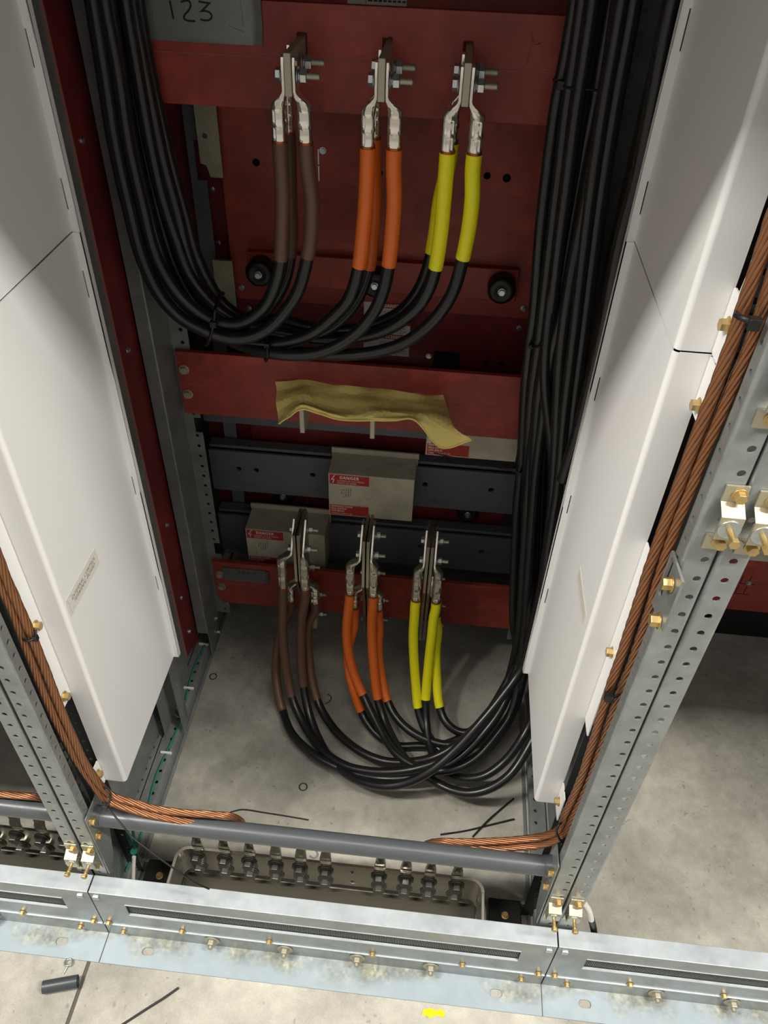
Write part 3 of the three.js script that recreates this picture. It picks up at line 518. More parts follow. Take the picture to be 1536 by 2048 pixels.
function boltThrough(lab, group, x0, x1, y, z, sc = 1, tail = .022) { // along x through a stack from x0 to x1
  const t = thing('terminal_bolt', lab, 'bolt', [(x0 + x1) / 2, y, z], group);
  part(t, 'washer', alongY(washer(.0125 * sc, .002), [x0 - .002, y, z], [1, 0, 0]), MAT.zinc);
  part(t, 'head', alongY(hex(.0098 * sc, .0075 * sc), [x0 - .002, y, z], [-1, 0, 0], .26), MAT.zinc);
  part(t, 'washer', alongY(washer(.0125 * sc, .002), [x1, y, z], [1, 0, 0]), MAT.zinc);
  part(t, 'spring_washer', alongY(washer(.009 * sc, .003, .004), [x1 + .002, y, z], [1, 0, 0]), MAT.zinc);
  part(t, 'nut', alongY(hex(.0105 * sc, .0095 * sc), [x1 + .005, y, z], [1, 0, 0], .26), MAT.zinc);
  part(t, 'shank', alongY(thread(.0054 * sc, tail), [x1 + .013 * sc, y, z], [1, 0, 0]), MAT.tinDull);
}
const COL = [['brown', MAT.brown], ['orange', MAT.orange], ['yellow', MAT.yellow]];
const UTAB = [.333, .4735, .5995];
UTAB.forEach((x, i) => {
  solo('terminal_tab', 'pale flat busbar end sticking out of the top red board between the ' + COL[i][0] + ' cables', 'busbar tab', bx(x - .0055, x + .0055, 1.4755, 1.534, -1.02, -.741, .0016), MAT.tab, [x, 1.475, -.86]);
  boltThrough('front zinc bolt through the upper terminal of the ' + COL[i][0] + ' cables', null, x - .0115, x + .0115, 1.502, -.757);
  boltThrough('rear zinc bolt through the upper terminal of the ' + COL[i][0] + ' cables', null, x - .0115, x + .0115, 1.511, -.803);
});
function cableThing(name, lab, group, o) {
  // o: lug rows, curve points, sleeve end point, colour, radii
  const e = o.pts[o.pts.length - 1]; if (e[1] > 1.4) o.pts = [...o.pts, [e[0], 1.95, e[2]], [e[0], 2.28, e[2]]]; // on up to the roof
  const c = curveOf(o.pts), p0 = o.pts[0], t = thing(name, lab, 'cable', o.base || p0, group);
  let u = 0; if (o.sleeve) { let best = 9; for (let i = 0; i <= 700; i++) { const d = c.getPointAt(i / 700).distanceTo(V3(o.sleeve)); if (d < best) { best = d; u = i / 700; } } }
  const len = c.getLength(), r = o.r || .0116;
  part(t, 'jacket', sweep(c, Math.max(0, u - .012), 1, r, Math.round(len / .012), 16), MAT.cable);
  if (o.sleeve) { part(t, 'sleeve', sweep(c, 0, u, (v) => (r + .0011) * (v > .985 ? .975 : 1) + .00012 * Math.sin(v * 190), 110, 18), o.col); }
  if (o.lug) { const l = part(t, 'lug', lugGeo(o.lug), MAT.tin); part(l, 'copper_end', cyl([p0[0], p0[1] + .004, p0[2]], [p0[0], p0[1] - .004, p0[2]], .0121, .0121, 18), MAT.copperEnd); }
  return t;
}
function upper(i, side, rear, lab, sleeveEnd, pts) {
  const xt = UTAB[i] + side * .0083, xb = UTAB[i] + (side < 0 ? -.0205 : .0215) + (rear ? side * -.004 : 0), zc = rear ? -.805 : -.757, yE = 1.404;
  const rows = lugRows(xt, xb, rear ? 1.534 : 1.527, 1.482, 1.459, yE, zc, zc, zc + (rear ? 0 : .002));
  const z0 = rows[rows.length - 1][2];
  return cableThing('upper_cable', lab, null, { col: COL[i][1], lug: rows, sleeve: sleeveEnd, pts: [[xb, yE + .002, z0], [xb, yE - .02, z0], ...pts] });
}
upper(0, -1, 0, 'black cable with the left one of the front two brown upper sleeves', [0.3,1.213,-0.752], [[0.312,1.316,-0.754],[0.307,1.257,-0.753],[0.302,1.208,-0.752],[0.29,1.165,-0.75],[0.273,1.13,-0.748],[0.246,1.103,-0.746],[0.211,1.086,-0.745],[0.174,1.089,-0.745],[0.141,1.107,-0.745],[0.108,1.143,-0.745],[0.082,1.205,-0.744],[0.073,1.305,-0.742],[0.069,1.4,-0.74],[0.073,1.502,-0.738],[0.073,1.589,-0.736],[0.076,1.625,-0.735]]);
upper(0, 1, 0, 'black cable with the right one of the front two brown upper sleeves', [0.352,1.221,-0.75], [[0.361,1.319,-0.754],[0.358,1.261,-0.752],[0.348,1.208,-0.749],[0.333,1.161,-0.744],[0.309,1.123,-0.738],[0.274,1.087,-0.732],[0.232,1.068,-0.728],[0.191,1.068,-0.726],[0.154,1.08,-0.726],[0.115,1.102,-0.726],[0.085,1.139,-0.727],[0.063,1.206,-0.728],[0.054,1.308,-0.73],[0.051,1.402,-0.73],[0.055,1.502,-0.73],[0.058,1.589,-0.73],[0.061,1.625,-0.73]]);
upper(1, -1, 0, 'black cable with the left one of the front two orange upper sleeves', [0.44,1.21,-0.752], [[0.451,1.325,-0.755],[0.447,1.267,-0.753],[0.44,1.206,-0.752],[0.423,1.149,-0.751],[0.392,1.109,-0.751],[0.352,1.073,-0.752],[0.306,1.051,-0.754],[0.261,1.042,-0.757],[0.217,1.043,-0.762],[0.165,1.054,-0.768],[0.117,1.079,-0.772],[0.081,1.125,-0.773],[0.062,1.206,-0.772],[0.051,1.302,-0.77],[0.047,1.396,-0.768],[0.051,1.495,-0.766],[0.052,1.584,-0.764],[0.056,1.621,-0.763]]);
upper(1, 1, 0, 'black cable with the right one of the front two orange upper sleeves', [0.493,1.217,-0.752], [[0.498,1.328,-0.755],[0.497,1.279,-0.753],[0.493,1.218,-0.751],[0.486,1.175,-0.748],[0.473,1.138,-0.744],[0.447,1.099,-0.738],[0.413,1.07,-0.732],[0.37,1.048,-0.73],[0.326,1.038,-0.732],[0.279,1.034,-0.74],[0.238,1.033,-0.752],[0.191,1.039,-0.768],[0.135,1.059,-0.785],[0.09,1.113,-0.79],[0.071,1.199,-0.79],[0.061,1.296,-0.79],[0.057,1.391,-0.788],[0.059,1.491,-0.786],[0.062,1.582,-0.784],[0.065,1.619,-0.783]]);
upper(2, -1, 0, 'black cable with the left one of the front two yellow upper sleeves', [0.573,1.214,-0.756], [[0.579,1.332,-0.757],[0.578,1.274,-0.757],[0.573,1.21,-0.757],[0.565,1.176,-0.758],[0.549,1.141,-0.76],[0.523,1.11,-0.764],[0.488,1.081,-0.772],[0.447,1.06,-0.782],[0.401,1.045,-0.79],[0.341,1.04,-0.797],[0.282,1.046,-0.8],[0.224,1.056,-0.8],[0.177,1.076,-0.8],[0.142,1.11,-0.8],[0.116,1.155,-0.8],[0.102,1.216,-0.8],[0.089,1.293,-0.798],[0.083,1.39,-0.796],[0.082,1.491,-0.794],[0.082,1.582,-0.792],[0.085,1.619,-0.79]]);
upper(2, 1, 0, 'black cable with the right one of the front two yellow upper sleeves', [0.619,1.235,-0.754], [[0.625,1.335,-0.756],[0.624,1.286,-0.755],[0.618,1.23,-0.754],[0.608,1.178,-0.752],[0.587,1.134,-0.75],[0.556,1.095,-0.75],[0.519,1.064,-0.754],[0.48,1.045,-0.758],[0.435,1.031,-0.764],[0.389,1.023,-0.77],[0.334,1.018,-0.777],[0.274,1.018,-0.784],[0.205,1.032,-0.79],[0.152,1.047,-0.81],[0.11,1.09,-0.82],[0.084,1.158,-0.82],[0.071,1.242,-0.82],[0.063,1.345,-0.82],[0.06,1.439,-0.82],[0.061,1.538,-0.82],[0.07,1.615,-0.82]]);
upper(0, -1, 1, 'black cable with the upper brown sleeve seen just behind the left front brown one', [0.312,1.198,-0.8], [[0.314,1.298,-0.805],[0.313,1.238,-0.803],[0.304,1.173,-0.8],[0.283,1.123,-0.8],[0.246,1.081,-0.8],[0.203,1.065,-0.8],[0.167,1.081,-0.805],[0.136,1.117,-0.81],[0.117,1.174,-0.812],[0.107,1.266,-0.81],[0.097,1.342,-0.81],[0.092,1.413,-0.81],[0.088,1.493,-0.81],[0.086,1.573,-0.81],[0.089,1.617,-0.81]]);
upper(1, -1, 1, 'black cable with the upper orange sleeve squeezed in behind the left front orange one', [0.454,1.186,-0.8], [[0.46,1.308,-0.805],[0.458,1.248,-0.803],[0.451,1.179,-0.8],[0.432,1.125,-0.798],[0.4,1.081,-0.797],[0.357,1.049,-0.798],[0.311,1.031,-0.8],[0.26,1.021,-0.805],[0.199,1.029,-0.812],[0.144,1.043,-0.835],[0.109,1.091,-0.84],[0.087,1.179,-0.84],[0.075,1.28,-0.84],[0.069,1.378,-0.84],[0.067,1.481,-0.84],[0.067,1.568,-0.84],[0.071,1.613,-0.84]]);
upper(2, -1, 1, 'black cable with the upper yellow sleeve half hidden behind the left front yellow one', [0.562,1.222,-0.8], [[0.572,1.315,-0.805],[0.568,1.255,-0.803],[0.561,1.201,-0.8],[0.546,1.153,-0.8],[0.517,1.109,-0.803],[0.475,1.077,-0.808],[0.417,1.055,-0.813],[0.348,1.051,-0.818],[0.277,1.056,-0.83],[0.217,1.051,-0.83],[0.17,1.077,-0.83],[0.145,1.119,-0.83],[0.125,1.177,-0.83],[0.113,1.259,-0.83],[0.102,1.336,-0.83],[0.095,1.408,-0.83],[0.089,1.489,-0.83],[0.088,1.57,-0.83],[0.091,1.615,-0.83]]);

// ================================================================ middle terminals with the cloth
[[.3205, 'left'], [.468, 'middle'], [.5885, 'right']].forEach(([x, w]) => solo('terminal_tab', w + ' one of the three pale busbar ends below the yellow cloth', 'busbar tab', bx(x - .0048, x + .0048, .824, .884, -.92, -.78, .0014), MAT.tab, [x, .824, -.8]));
{
  const rowsPx = [ // along the cloth, from the board over the terminals to the hanging front edge
    [[0.252,0.898,-0.856],[0.279,0.904,-0.855],[0.309,0.911,-0.854],[0.337,0.908,-0.855],[0.374,0.903,-0.855],[0.412,0.904,-0.855],[0.459,0.903,-0.855],[0.501,0.902,-0.855],[0.549,0.897,-0.855],[0.581,0.897,-0.854],[0.608,0.902,-0.852]],
    [[0.257,0.891,-0.838],[0.285,0.899,-0.834],[0.314,0.908,-0.83],[0.343,0.901,-0.834],[0.377,0.893,-0.838],[0.414,0.893,-0.838],[0.462,0.899,-0.832],[0.503,0.892,-0.838],[0.551,0.891,-0.838],[0.586,0.898,-0.828],[0.616,0.901,-0.82]],
    [[0.26,0.875,-0.82],[0.289,0.888,-0.812],[0.321,0.906,-0.8],[0.349,0.892,-0.81],[0.383,0.883,-0.815],[0.419,0.883,-0.815],[0.465,0.898,-0.8],[0.507,0.886,-0.815],[0.55,0.888,-0.812],[0.59,0.901,-0.79],[0.624,0.906,-0.77]],
    [[0.265,0.859,-0.803],[0.293,0.883,-0.79],[0.324,0.906,-0.776],[0.354,0.892,-0.785],[0.389,0.88,-0.79],[0.424,0.881,-0.79],[0.468,0.896,-0.775],[0.51,0.887,-0.787],[0.552,0.892,-0.782],[0.595,0.902,-0.758],[0.634,0.907,-0.73]],
    [[0.269,0.846,-0.79],[0.294,0.874,-0.778],[0.326,0.903,-0.766],[0.358,0.893,-0.772],[0.393,0.88,-0.776],[0.427,0.88,-0.775],[0.469,0.893,-0.764],[0.511,0.888,-0.773],[0.553,0.894,-0.768],[0.603,0.887,-0.742],[0.65,0.906,-0.71]],
    [[0.272,0.841,-0.785],[0.295,0.867,-0.775],[0.326,0.897,-0.764],[0.359,0.887,-0.769],[0.395,0.875,-0.771],[0.429,0.876,-0.769],[0.47,0.885,-0.761],[0.513,0.885,-0.768],[0.553,0.894,-0.764],[0.611,0.85,-0.738],[0.67,0.901,-0.7]]];
  const NU = 110, NV = 44, cur = rowsPx.map((r) => curveOf(r)), grid = [];
  const nz = (u, v) => .016 * (fbm(u * .9 + .02, v * .2 + .1, 8, 3, 15) - .5) + .012 * (fbm(u * .5 + v * .2, v * .55 + .1, 10, 2, 33) - .5) + .004 * Math.sin(v * 13 + u * 7 + 3 * fbm(u, v * .3, 5, 2, 4)) * Math.min(1, v * 2) * .6;
  for (let i = 0; i <= NU; i++) { const u = i / NU, c = curveOf(cur.map((k) => { const p = k.getPoint(u); return [p.x, p.y, p.z]; })); const col = []; for (let j = 0; j <= NV; j++) { const p = c.getPoint(j / NV); const w = nz(u, j / NV); p.z += w * .8 + .002; p.y += w * .8; col.push(p); } grid.push(col); }
  const pos = [], idx = [], id = (i, j, s) => s * (NU + 1) * (NV + 1) + i * (NV + 1) + j;
  const nrm = (i, j) => { const a = grid[Math.min(NU, i + 1)][j].clone().sub(grid[Math.max(0, i - 1)][j]), b = grid[i][Math.min(NV, j + 1)].clone().sub(grid[i][Math.max(0, j - 1)]); return b.cross(a).normalize(); };
  for (const s of [0, 1]) for (let i = 0; i <= NU; i++) for (let j = 0; j <= NV; j++) { const p = grid[i][j].clone().addScaledVector(nrm(i, j), s ? -.0022 : 0); pos.push(p.x, p.y, p.z); }
  for (const s of [0, 1]) for (let i = 0; i < NU; i++) for (let j = 0; j < NV; j++) { const a = id(i, j, s), b = id(i + 1, j, s), c = id(i + 1, j + 1, s), d = id(i, j + 1, s); s ? idx.push(a, c, b, a, d, c) : idx.push(a, b, c, a, c, d); }
  const rim = []; for (let i = 0; i < NU; i++) rim.push([i, 0, i + 1, 0], [i + 1, NV, i, NV]); for (let j = 0; j < NV; j++) rim.push([0, j + 1, 0, j], [NU, j, NU, j + 1]);
  for (const [i, j, k, l] of rim) idx.push(id(i, j, 0), id(i, j, 1), id(k, l, 0), id(k, l, 0), id(i, j, 1), id(k, l, 1));
  let g = new THREE.BufferGeometry(); g.setAttribute('position', new THREE.Float32BufferAttribute(pos, 3)); g.setIndex(idx); g.computeVertexNormals(); g = toCreasedNormals(g, 1.0);
  const t = thing('cloth', 'crumpled mustard yellow cloth draped over the terminals of the middle red board', 'cloth', [.45, .84, -.8]);
  part(t, 'fabric', g, MAT.cloth);
  const hem = curveOf(rowsPx[5]); const hm = part(t, 'hem', sweep({ getPointAt: (u) => { const p = hem.getPoint(u); const w = nz(u, 1); p.z += w * .8 + .002; p.y += w * .8; return p; }, getTangentAt: (u) => hem.getTangent(u) }, 0, 1, .0022, 120, 8), MAT.cloth);
}
// ================================================================ lower terminals
const LT = [{ x: .3015, l: -.0125, r: .0150, bl: -.0395, br: .0155 }, { x: .4640, l: -.0140, r: .0125, bl: -.037, br: .0190 }, { x: .6115, l: -.0125, r: .0125, bl: -.0245, br: .0245 }];
LT.forEach((q, i) => {
  const c = COL[i][0], t = thing('extension_plate', 'pair of dark flat extension plates joining the ' + c + ' lower cables to the lowest board', 'busbar plate', [q.x, .18, -.8]);
  for (const dx of [-.0085, .0015]) part(t, 'plate', orient(sheet([[.742, .562], [.742, .41], [.765, .35], [.79, .25], [.79, .178], [.846, .178], [.846, .55], [.836, .562]].map(([a, b]) => [a, b]), .0055, [], 6, .0007), [q.x + dx, 0, 0], [0, 0, -1], [0, 1, 0]), MAT.plateDark);
  solo('terminal_tab', 'pale busbar end at the lowest red board behind the ' + c + ' lower cables', 'busbar tab', bx(q.x + .018, q.x + .029, .176, .252, -.95, -.795, .0014), MAT.tab, [q.x + .02, .176, -.83]);
  boltThrough('upper rear zinc bolt of the lower terminal with the ' + c + ' cables', null, q.x + q.l - .0028, q.x + q.r + .0028, .541, -.788, .82, .016);
  boltThrough('lower front zinc bolt of the lower terminal with the ' + c + ' cables', null, q.x + q.l - .0028, q.x + q.r + .0028, .507, -.757, .82, .018);
  boltThrough('small zinc bolt low behind the lugs of the ' + c + ' lower cables, upper of two', null, q.x - .011, q.x + .030, .290, -.815, .75, .014);
  boltThrough('small zinc bolt low behind the lugs of the ' + c + ' lower cables, at the board end', null, q.x - .011, q.x + .030, .214, -.815, .75, .014);
  boltThrough('zinc bolt behind the right lug barrel of the ' + c + ' lower cables', null, q.x - .011, q.x + .017, .405, -.80, .75, .016);
});
function lower(i, side, rear, lab, sleeveEnd, pts) {
  const q = LT[i]; let rows;
  if (!rear) rows = lugRows(q.x + (side < 0 ? q.l : q.r), q.x + (side < 0 ? q.bl : q.br), .572, .507, .475, .386, -.797, -.748, -.740);
  else rows = lugRows(q.x + side * .0115, q.x + side * .027 + (side < 0 ? -.004 : .004), .425, .375, .35, .30, -.795, -.782, -.775);
  const e = rows[rows.length - 1];
  return cableThing('lower_cable', lab, null, { col: COL[i][1], lug: rows, sleeve: sleeveEnd, pts: [[e[0], e[1] + .002, e[2]], [e[0] + (rear ? 0 : (e[0] - rows[8][0]) * .25), e[1] - .022, e[2] + .002], ...pts], r: .0108 });
}
const RB = { // risers of the right bundle up to the top photo edge
  a: [[0.854,0.22,-0.72],[0.827,0.353,-0.75],[0.812,0.486,-0.77],[0.793,0.667,-0.785],[0.785,0.787,-0.79],[0.767,0.965,-0.79],[0.761,1.064,-0.79],[0.759,1.127,-0.79],[0.746,1.286,-0.79],[0.742,1.371,-0.79],[0.739,1.475,-0.79],[0.742,1.548,-0.79],[0.742,1.61,-0.79],[0.741,1.645,-0.79]],
  b: [[0.857,0.285,-0.7],[0.842,0.431,-0.73],[0.814,0.639,-0.76],[0.794,0.81,-0.77],[0.779,0.956,-0.77],[0.775,1.076,-0.77],[0.77,1.172,-0.77],[0.763,1.295,-0.77],[0.759,1.379,-0.77],[0.754,1.468,-0.77],[0.752,1.546,-0.77],[0.75,1.613,-0.77],[0.748,1.648,-0.77]],
  c: [[0.851,0.316,-0.69],[0.832,0.539,-0.72],[0.809,0.781,-0.74],[0.799,0.956,-0.745],[0.794,1.073,-0.745],[0.801,1.179,-0.745],[0.8,1.279,-0.745],[0.798,1.389,-0.745],[0.8,1.489,-0.745],[0.799,1.556,-0.745],[0.798,1.619,-0.745],[0.797,1.652,-0.745]],
  d: [[0.858,0.39,-0.66],[0.865,0.501,-0.7],[0.858,0.666,-0.72],[0.836,0.839,-0.73],[0.791,1.026,-0.74],[0.779,1.156,-0.75],[0.776,1.28,-0.755],[0.776,1.397,-0.76],[0.771,1.516,-0.76],[0.768,1.615,-0.76],[0.767,1.649,-0.76]],
  e: [[0.858,0.489,-0.62],[0.853,0.629,-0.65],[0.847,0.748,-0.67],[0.829,0.912,-0.69],[0.806,1.1,-0.7],[0.799,1.234,-0.705],[0.8,1.339,-0.71],[0.799,1.436,-0.71],[0.795,1.535,-0.71],[0.79,1.623,-0.71],[0.789,1.656,-0.71]],
  f: [[0.866,0.48,-0.6],[0.863,0.636,-0.63],[0.856,0.827,-0.66],[0.841,0.998,-0.68],[0.83,1.153,-0.69],[0.818,1.313,-0.7],[0.811,1.411,-0.7],[0.806,1.512,-0.7],[0.804,1.597,-0.7],[0.802,1.657,-0.7]],
  g: [[0.873,0.315,-0.74],[0.858,0.483,-0.78],[0.835,0.672,-0.81],[0.813,0.853,-0.82],[0.796,1.036,-0.825],[0.787,1.197,-0.825],[0.784,1.338,-0.825],[0.779,1.475,-0.825],[0.779,1.569,-0.825],[0.778,1.643,-0.825]],
};
const mix = (k, dx, dz = 0) => RB[k].map(([x, y, z]) => [x + dx, y, z + dz]);
lower(0, -1, 1, 'black lower cable with the leftmost thin brown sleeve, hanging farthest to the left', [0.261,0.022,-0.635], [[0.247,0.223,-0.75],[0.236,0.16,-0.73],[0.231,0.086,-0.71],[0.243,0.044,-0.67],[0.261,0.018,-0.635],[0.296,0.026,-0.57],[0.343,0.031,-0.525],[0.399,0.037,-0.49],[0.471,0.041,-0.465],[0.545,0.057,-0.45],[0.616,0.069,-0.455],[0.68,0.083,-0.475],[0.736,0.108,-0.51],[0.782,0.15,-0.55],[0.82,0.187,-0.6],[0.841,0.219,-0.66], ...RB.a]);
lower(0, -1, 0, 'black lower cable with the long front brown sleeve under the left shiny lug', [0.281,0.055,-0.66], [[0.257,0.296,-0.73],[0.256,0.238,-0.722],[0.26,0.17,-0.705],[0.269,0.103,-0.685],[0.283,0.058,-0.655],[0.311,0.034,-0.615],[0.349,0.026,-0.565],[0.395,0.035,-0.515],[0.45,0.046,-0.48],[0.507,0.058,-0.465],[0.567,0.075,-0.46],[0.626,0.094,-0.465],[0.683,0.111,-0.485],[0.74,0.133,-0.525],[0.789,0.166,-0.575],[0.828,0.197,-0.63], ...RB.b]);
lower(0, 1, 0, 'black lower cable with the front brown sleeve, sweeping low in front of the others', [0.312,0.082,-0.675], [[0.306,0.297,-0.735],[0.302,0.238,-0.728],[0.302,0.16,-0.71],[0.312,0.081,-0.675],[0.331,0.038,-0.63],[0.368,0.018,-0.565],[0.417,0.032,-0.495],[0.477,0.06,-0.44],[0.542,0.085,-0.415],[0.599,0.108,-0.415],[0.654,0.146,-0.43],[0.707,0.188,-0.465],[0.758,0.237,-0.51],[0.805,0.281,-0.56],[0.847,0.334,-0.61], ...RB.e]);
lower(0, 1, 1, 'black lower cable with the right rear brown sleeve beside the front one', [0.349,0.051,-0.66], [[0.315,0.231,-0.76],[0.315,0.169,-0.745],[0.327,0.097,-0.705],[0.35,0.048,-0.66],[0.387,0.032,-0.61],[0.433,0.038,-0.56],[0.488,0.046,-0.52],[0.546,0.052,-0.5],[0.607,0.06,-0.5],[0.666,0.086,-0.505],[0.723,0.114,-0.535],[0.774,0.145,-0.58],[0.814,0.17,-0.64], ...RB.g]);
lower(1, -1, 0, 'black lower cable with the left front orange sleeve', [0.471,0.1,-0.655], [[0.422,0.317,-0.732],[0.42,0.267,-0.726],[0.427,0.197,-0.708],[0.447,0.136,-0.682],[0.472,0.1,-0.653],[0.503,0.08,-0.61],[0.537,0.068,-0.56],[0.572,0.068,-0.515],[0.617,0.072,-0.485],[0.668,0.083,-0.47],[0.72,0.096,-0.475],[0.766,0.113,-0.5],[0.81,0.147,-0.545],[0.845,0.181,-0.6], ...mix('c', .004)]);
lower(1, -1, 1, 'black lower cable with the lower orange sleeve peeping out behind the left front one', [0.47,0.04,-0.645], [[0.434,0.244,-0.755],[0.424,0.188,-0.735],[0.425,0.145,-0.712],[0.442,0.102,-0.675],[0.47,0.045,-0.64],[0.49,0.032,-0.615],[0.526,0.022,-0.585],[0.572,0.014,-0.57],[0.623,0.015,-0.575],[0.674,0.017,-0.58],[0.729,0.037,-0.595],[0.775,0.075,-0.62],[0.815,0.114,-0.665], ...mix('g', .012, .015)]);
lower(1, 1, 0, 'black lower cable with the right front orange sleeve', [0.511,0.087,-0.655], [[0.482,0.322,-0.735],[0.483,0.262,-0.73],[0.492,0.182,-0.7],[0.511,0.09,-0.652],[0.531,0.061,-0.615],[0.559,0.053,-0.565],[0.591,0.055,-0.515],[0.627,0.066,-0.475],[0.67,0.076,-0.445],[0.711,0.082,-0.425],[0.751,0.095,-0.415],[0.795,0.115,-0.42],[0.837,0.146,-0.44],[0.87,0.182,-0.48],[0.896,0.232,-0.53], ...mix('f', .006).slice(1)]);
lower(1, 1, 1, 'black lower cable with the right rear orange sleeve, half hidden', [0.536,0.076,-0.66], [[0.499,0.248,-0.76],[0.501,0.189,-0.735],[0.515,0.123,-0.7],[0.536,0.077,-0.658],[0.566,0.06,-0.62],[0.607,0.051,-0.59],[0.653,0.044,-0.575],[0.704,0.044,-0.57],[0.752,0.057,-0.585],[0.798,0.09,-0.62],[0.83,0.12,-0.67], ...mix('b', .012, .02)]);
lower(2, -1, 0, 'black lower cable with the left front yellow sleeve', [0.617,0.081,-0.645], [[0.587,0.337,-0.735],[0.588,0.274,-0.725],[0.595,0.201,-0.705],[0.606,0.129,-0.675],[0.617,0.081,-0.642],[0.638,0.051,-0.605],[0.67,0.032,-0.57],[0.712,0.031,-0.54],[0.76,0.046,-0.53],[0.8,0.077,-0.55],[0.831,0.124,-0.58],[0.855,0.175,-0.62], ...mix('d', .002)]);
lower(2, 1, 0, 'black lower cable with the middle yellow sleeve, in front of the two others', [0.634,0.1,-0.66], [[0.634,0.334,-0.735],[0.634,0.28,-0.725],[0.633,0.197,-0.705],[0.634,0.101,-0.66],[0.639,0.065,-0.625],[0.649,0.046,-0.58],[0.668,0.039,-0.53],[0.7,0.044,-0.49],[0.742,0.062,-0.47],[0.787,0.084,-0.47],[0.831,0.112,-0.495],[0.865,0.154,-0.53],[0.891,0.205,-0.575], ...mix('f', -.010).slice(1)]);
lower(2, 1, 1, 'black lower cable with the right rear yellow sleeve bulging to the right', [0.672,0.086,-0.65], [[0.648,0.27,-0.76],[0.649,0.212,-0.735],[0.657,0.146,-0.7],[0.672,0.087,-0.648],[0.694,0.068,-0.615],[0.73,0.058,-0.6],[0.77,0.069,-0.605],[0.805,0.091,-0.635],[0.829,0.124,-0.675], ...mix('c', -.008, -.02)]);
cableThing('riser_cable', 'black cable standing at the far right of the bundle along the white panel flange', null, { pts: [[0.84,0.899,-0.6],[0.847,1.011,-0.6],[0.849,1.2,-0.6],[0.844,1.341,-0.6],[0.846,1.438,-0.6],[0.842,1.546,-0.6],[0.838,1.613,-0.6],[0.838,1.67,-0.6]], r: .0135 });

// cable ties
function tie(lab, pts, headAt, headR = .0045, r = .0019, tail) {
  const t = thing('cable_tie', lab, 'cable tie', pts[headAt]);
  part(t, 'band', sweep(curveOf(pts, true), 0, 1, r, 60, 8, false), MAT.tie);
  const p = pts[headAt]; part(t, 'head', bx(p[0] - headR, p[0] + headR, p[1] - headR, p[1] + headR, p[2] - headR * .7, p[2] + headR, .001), MAT.tie);
  if (tail) part(t, 'tail', sweep(curveOf(tail), 0, 1, .0016, 30, 6), MAT.tie);
}
tie('black cable tie round the left bundle where it bends, below the cream bracket', [[0.175,1.117,-0.79],[0.182,1.121,-0.728],[0.178,1.096,-0.722],[0.168,1.066,-0.715],[0.151,1.04,-0.74],[0.143,1.039,-0.8],[0.151,1.072,-0.83]], 2, .006, .0032);
tie('black cable tie farther right on the lowest black loops', [[0.263,1.048,-0.77],[0.27,1.051,-0.738],[0.272,1.034,-0.728],[0.264,1.013,-0.745],[0.254,1.007,-0.78],[0.253,1.022,-0.8]], 1, .0045, .0028);
tie('black cable tie high on the right bundle, beside the top red board', [[0.73,1.507,-0.8],[0.739,1.506,-0.772],[0.755,1.505,-0.755],[0.778,1.509,-0.74],[0.794,1.512,-0.722],[0.802,1.514,-0.74],[0.791,1.512,-0.8],[0.764,1.508,-0.83]], 1, .006);
tie('black cable tie around two cables of the right bundle near the middle red board', [[0.756,1.062,-0.8],[0.761,1.071,-0.772],[0.772,1.08,-0.755],[0.78,1.086,-0.752],[0.779,1.084,-0.775],[0.767,1.068,-0.81]], 1, .0042);
tie('black cable tie on the leftmost right-hand cables beside the beige cover', [[0.78,0.762,-0.8],[0.786,0.773,-0.772],[0.796,0.784,-0.756],[0.802,0.796,-0.752],[0.802,0.791,-0.775],[0.79,0.766,-0.81]], 1, .0042, .0019, [[0.779,0.775,-0.772],[0.742,0.768,-0.79],[0.691,0.747,-0.83],[0.642,0.733,-0.86],[0.6,0.726,-0.88]]);
// ================================================================ conduit rails, end plates, bare copper
const CY = .394, CZ = -.121, CR = .0178;
solo('conduit_rail', 'dark grey conduit running across the bay just behind the front plinth', 'conduit', M([cyl([.036, CY, CZ], [.869, CY, CZ], CR, CR, 32)]), MAT.conduit, [.45, CY - CR, CZ]);
solo('conduit_rail', 'dark grey conduit at the left photo edge in the neighbouring bay', 'conduit', cyl([-.9, CY, CZ], [-.0385, CY, CZ], CR, CR, 32), MAT.conduit, [-.46, CY - CR, CZ]);
function endPlate(x, s, lab, dy) {
  const t = thing('conduit_end_plate', lab, 'bracket plate', [x, .22, -.12]);
  part(t, 'plate', orient(sheet([[.093, .215], [.12, .225], [.148, .33], [.148, .432 + dy], [.093, .432 + dy]], .0022), [s > 0 ? x - .0022 : x, 0, 0], [0, 0, -1], [0, 1, 0]), MAT.steelDull);
  for (const [y, z] of [[.409, -.103], [.355, -.103]]) part(t, 'screw', alongY(flangeScrew(.0062, .008), [x, y, z], [s, 0, 0]), MAT.brass);
  part(t, 'flare', cyl([x, CY, CZ], [x + s * .012, CY, CZ], CR + .0025, CR + .0008, 28), MAT.conduit);
}
endPlate(.0335, 1, 'grey end plate with two brass screws at the left end of the conduit', 0);
endPlate(.8725, -1, 'grey end plate with two brass screws at the right end of the conduit', .022);
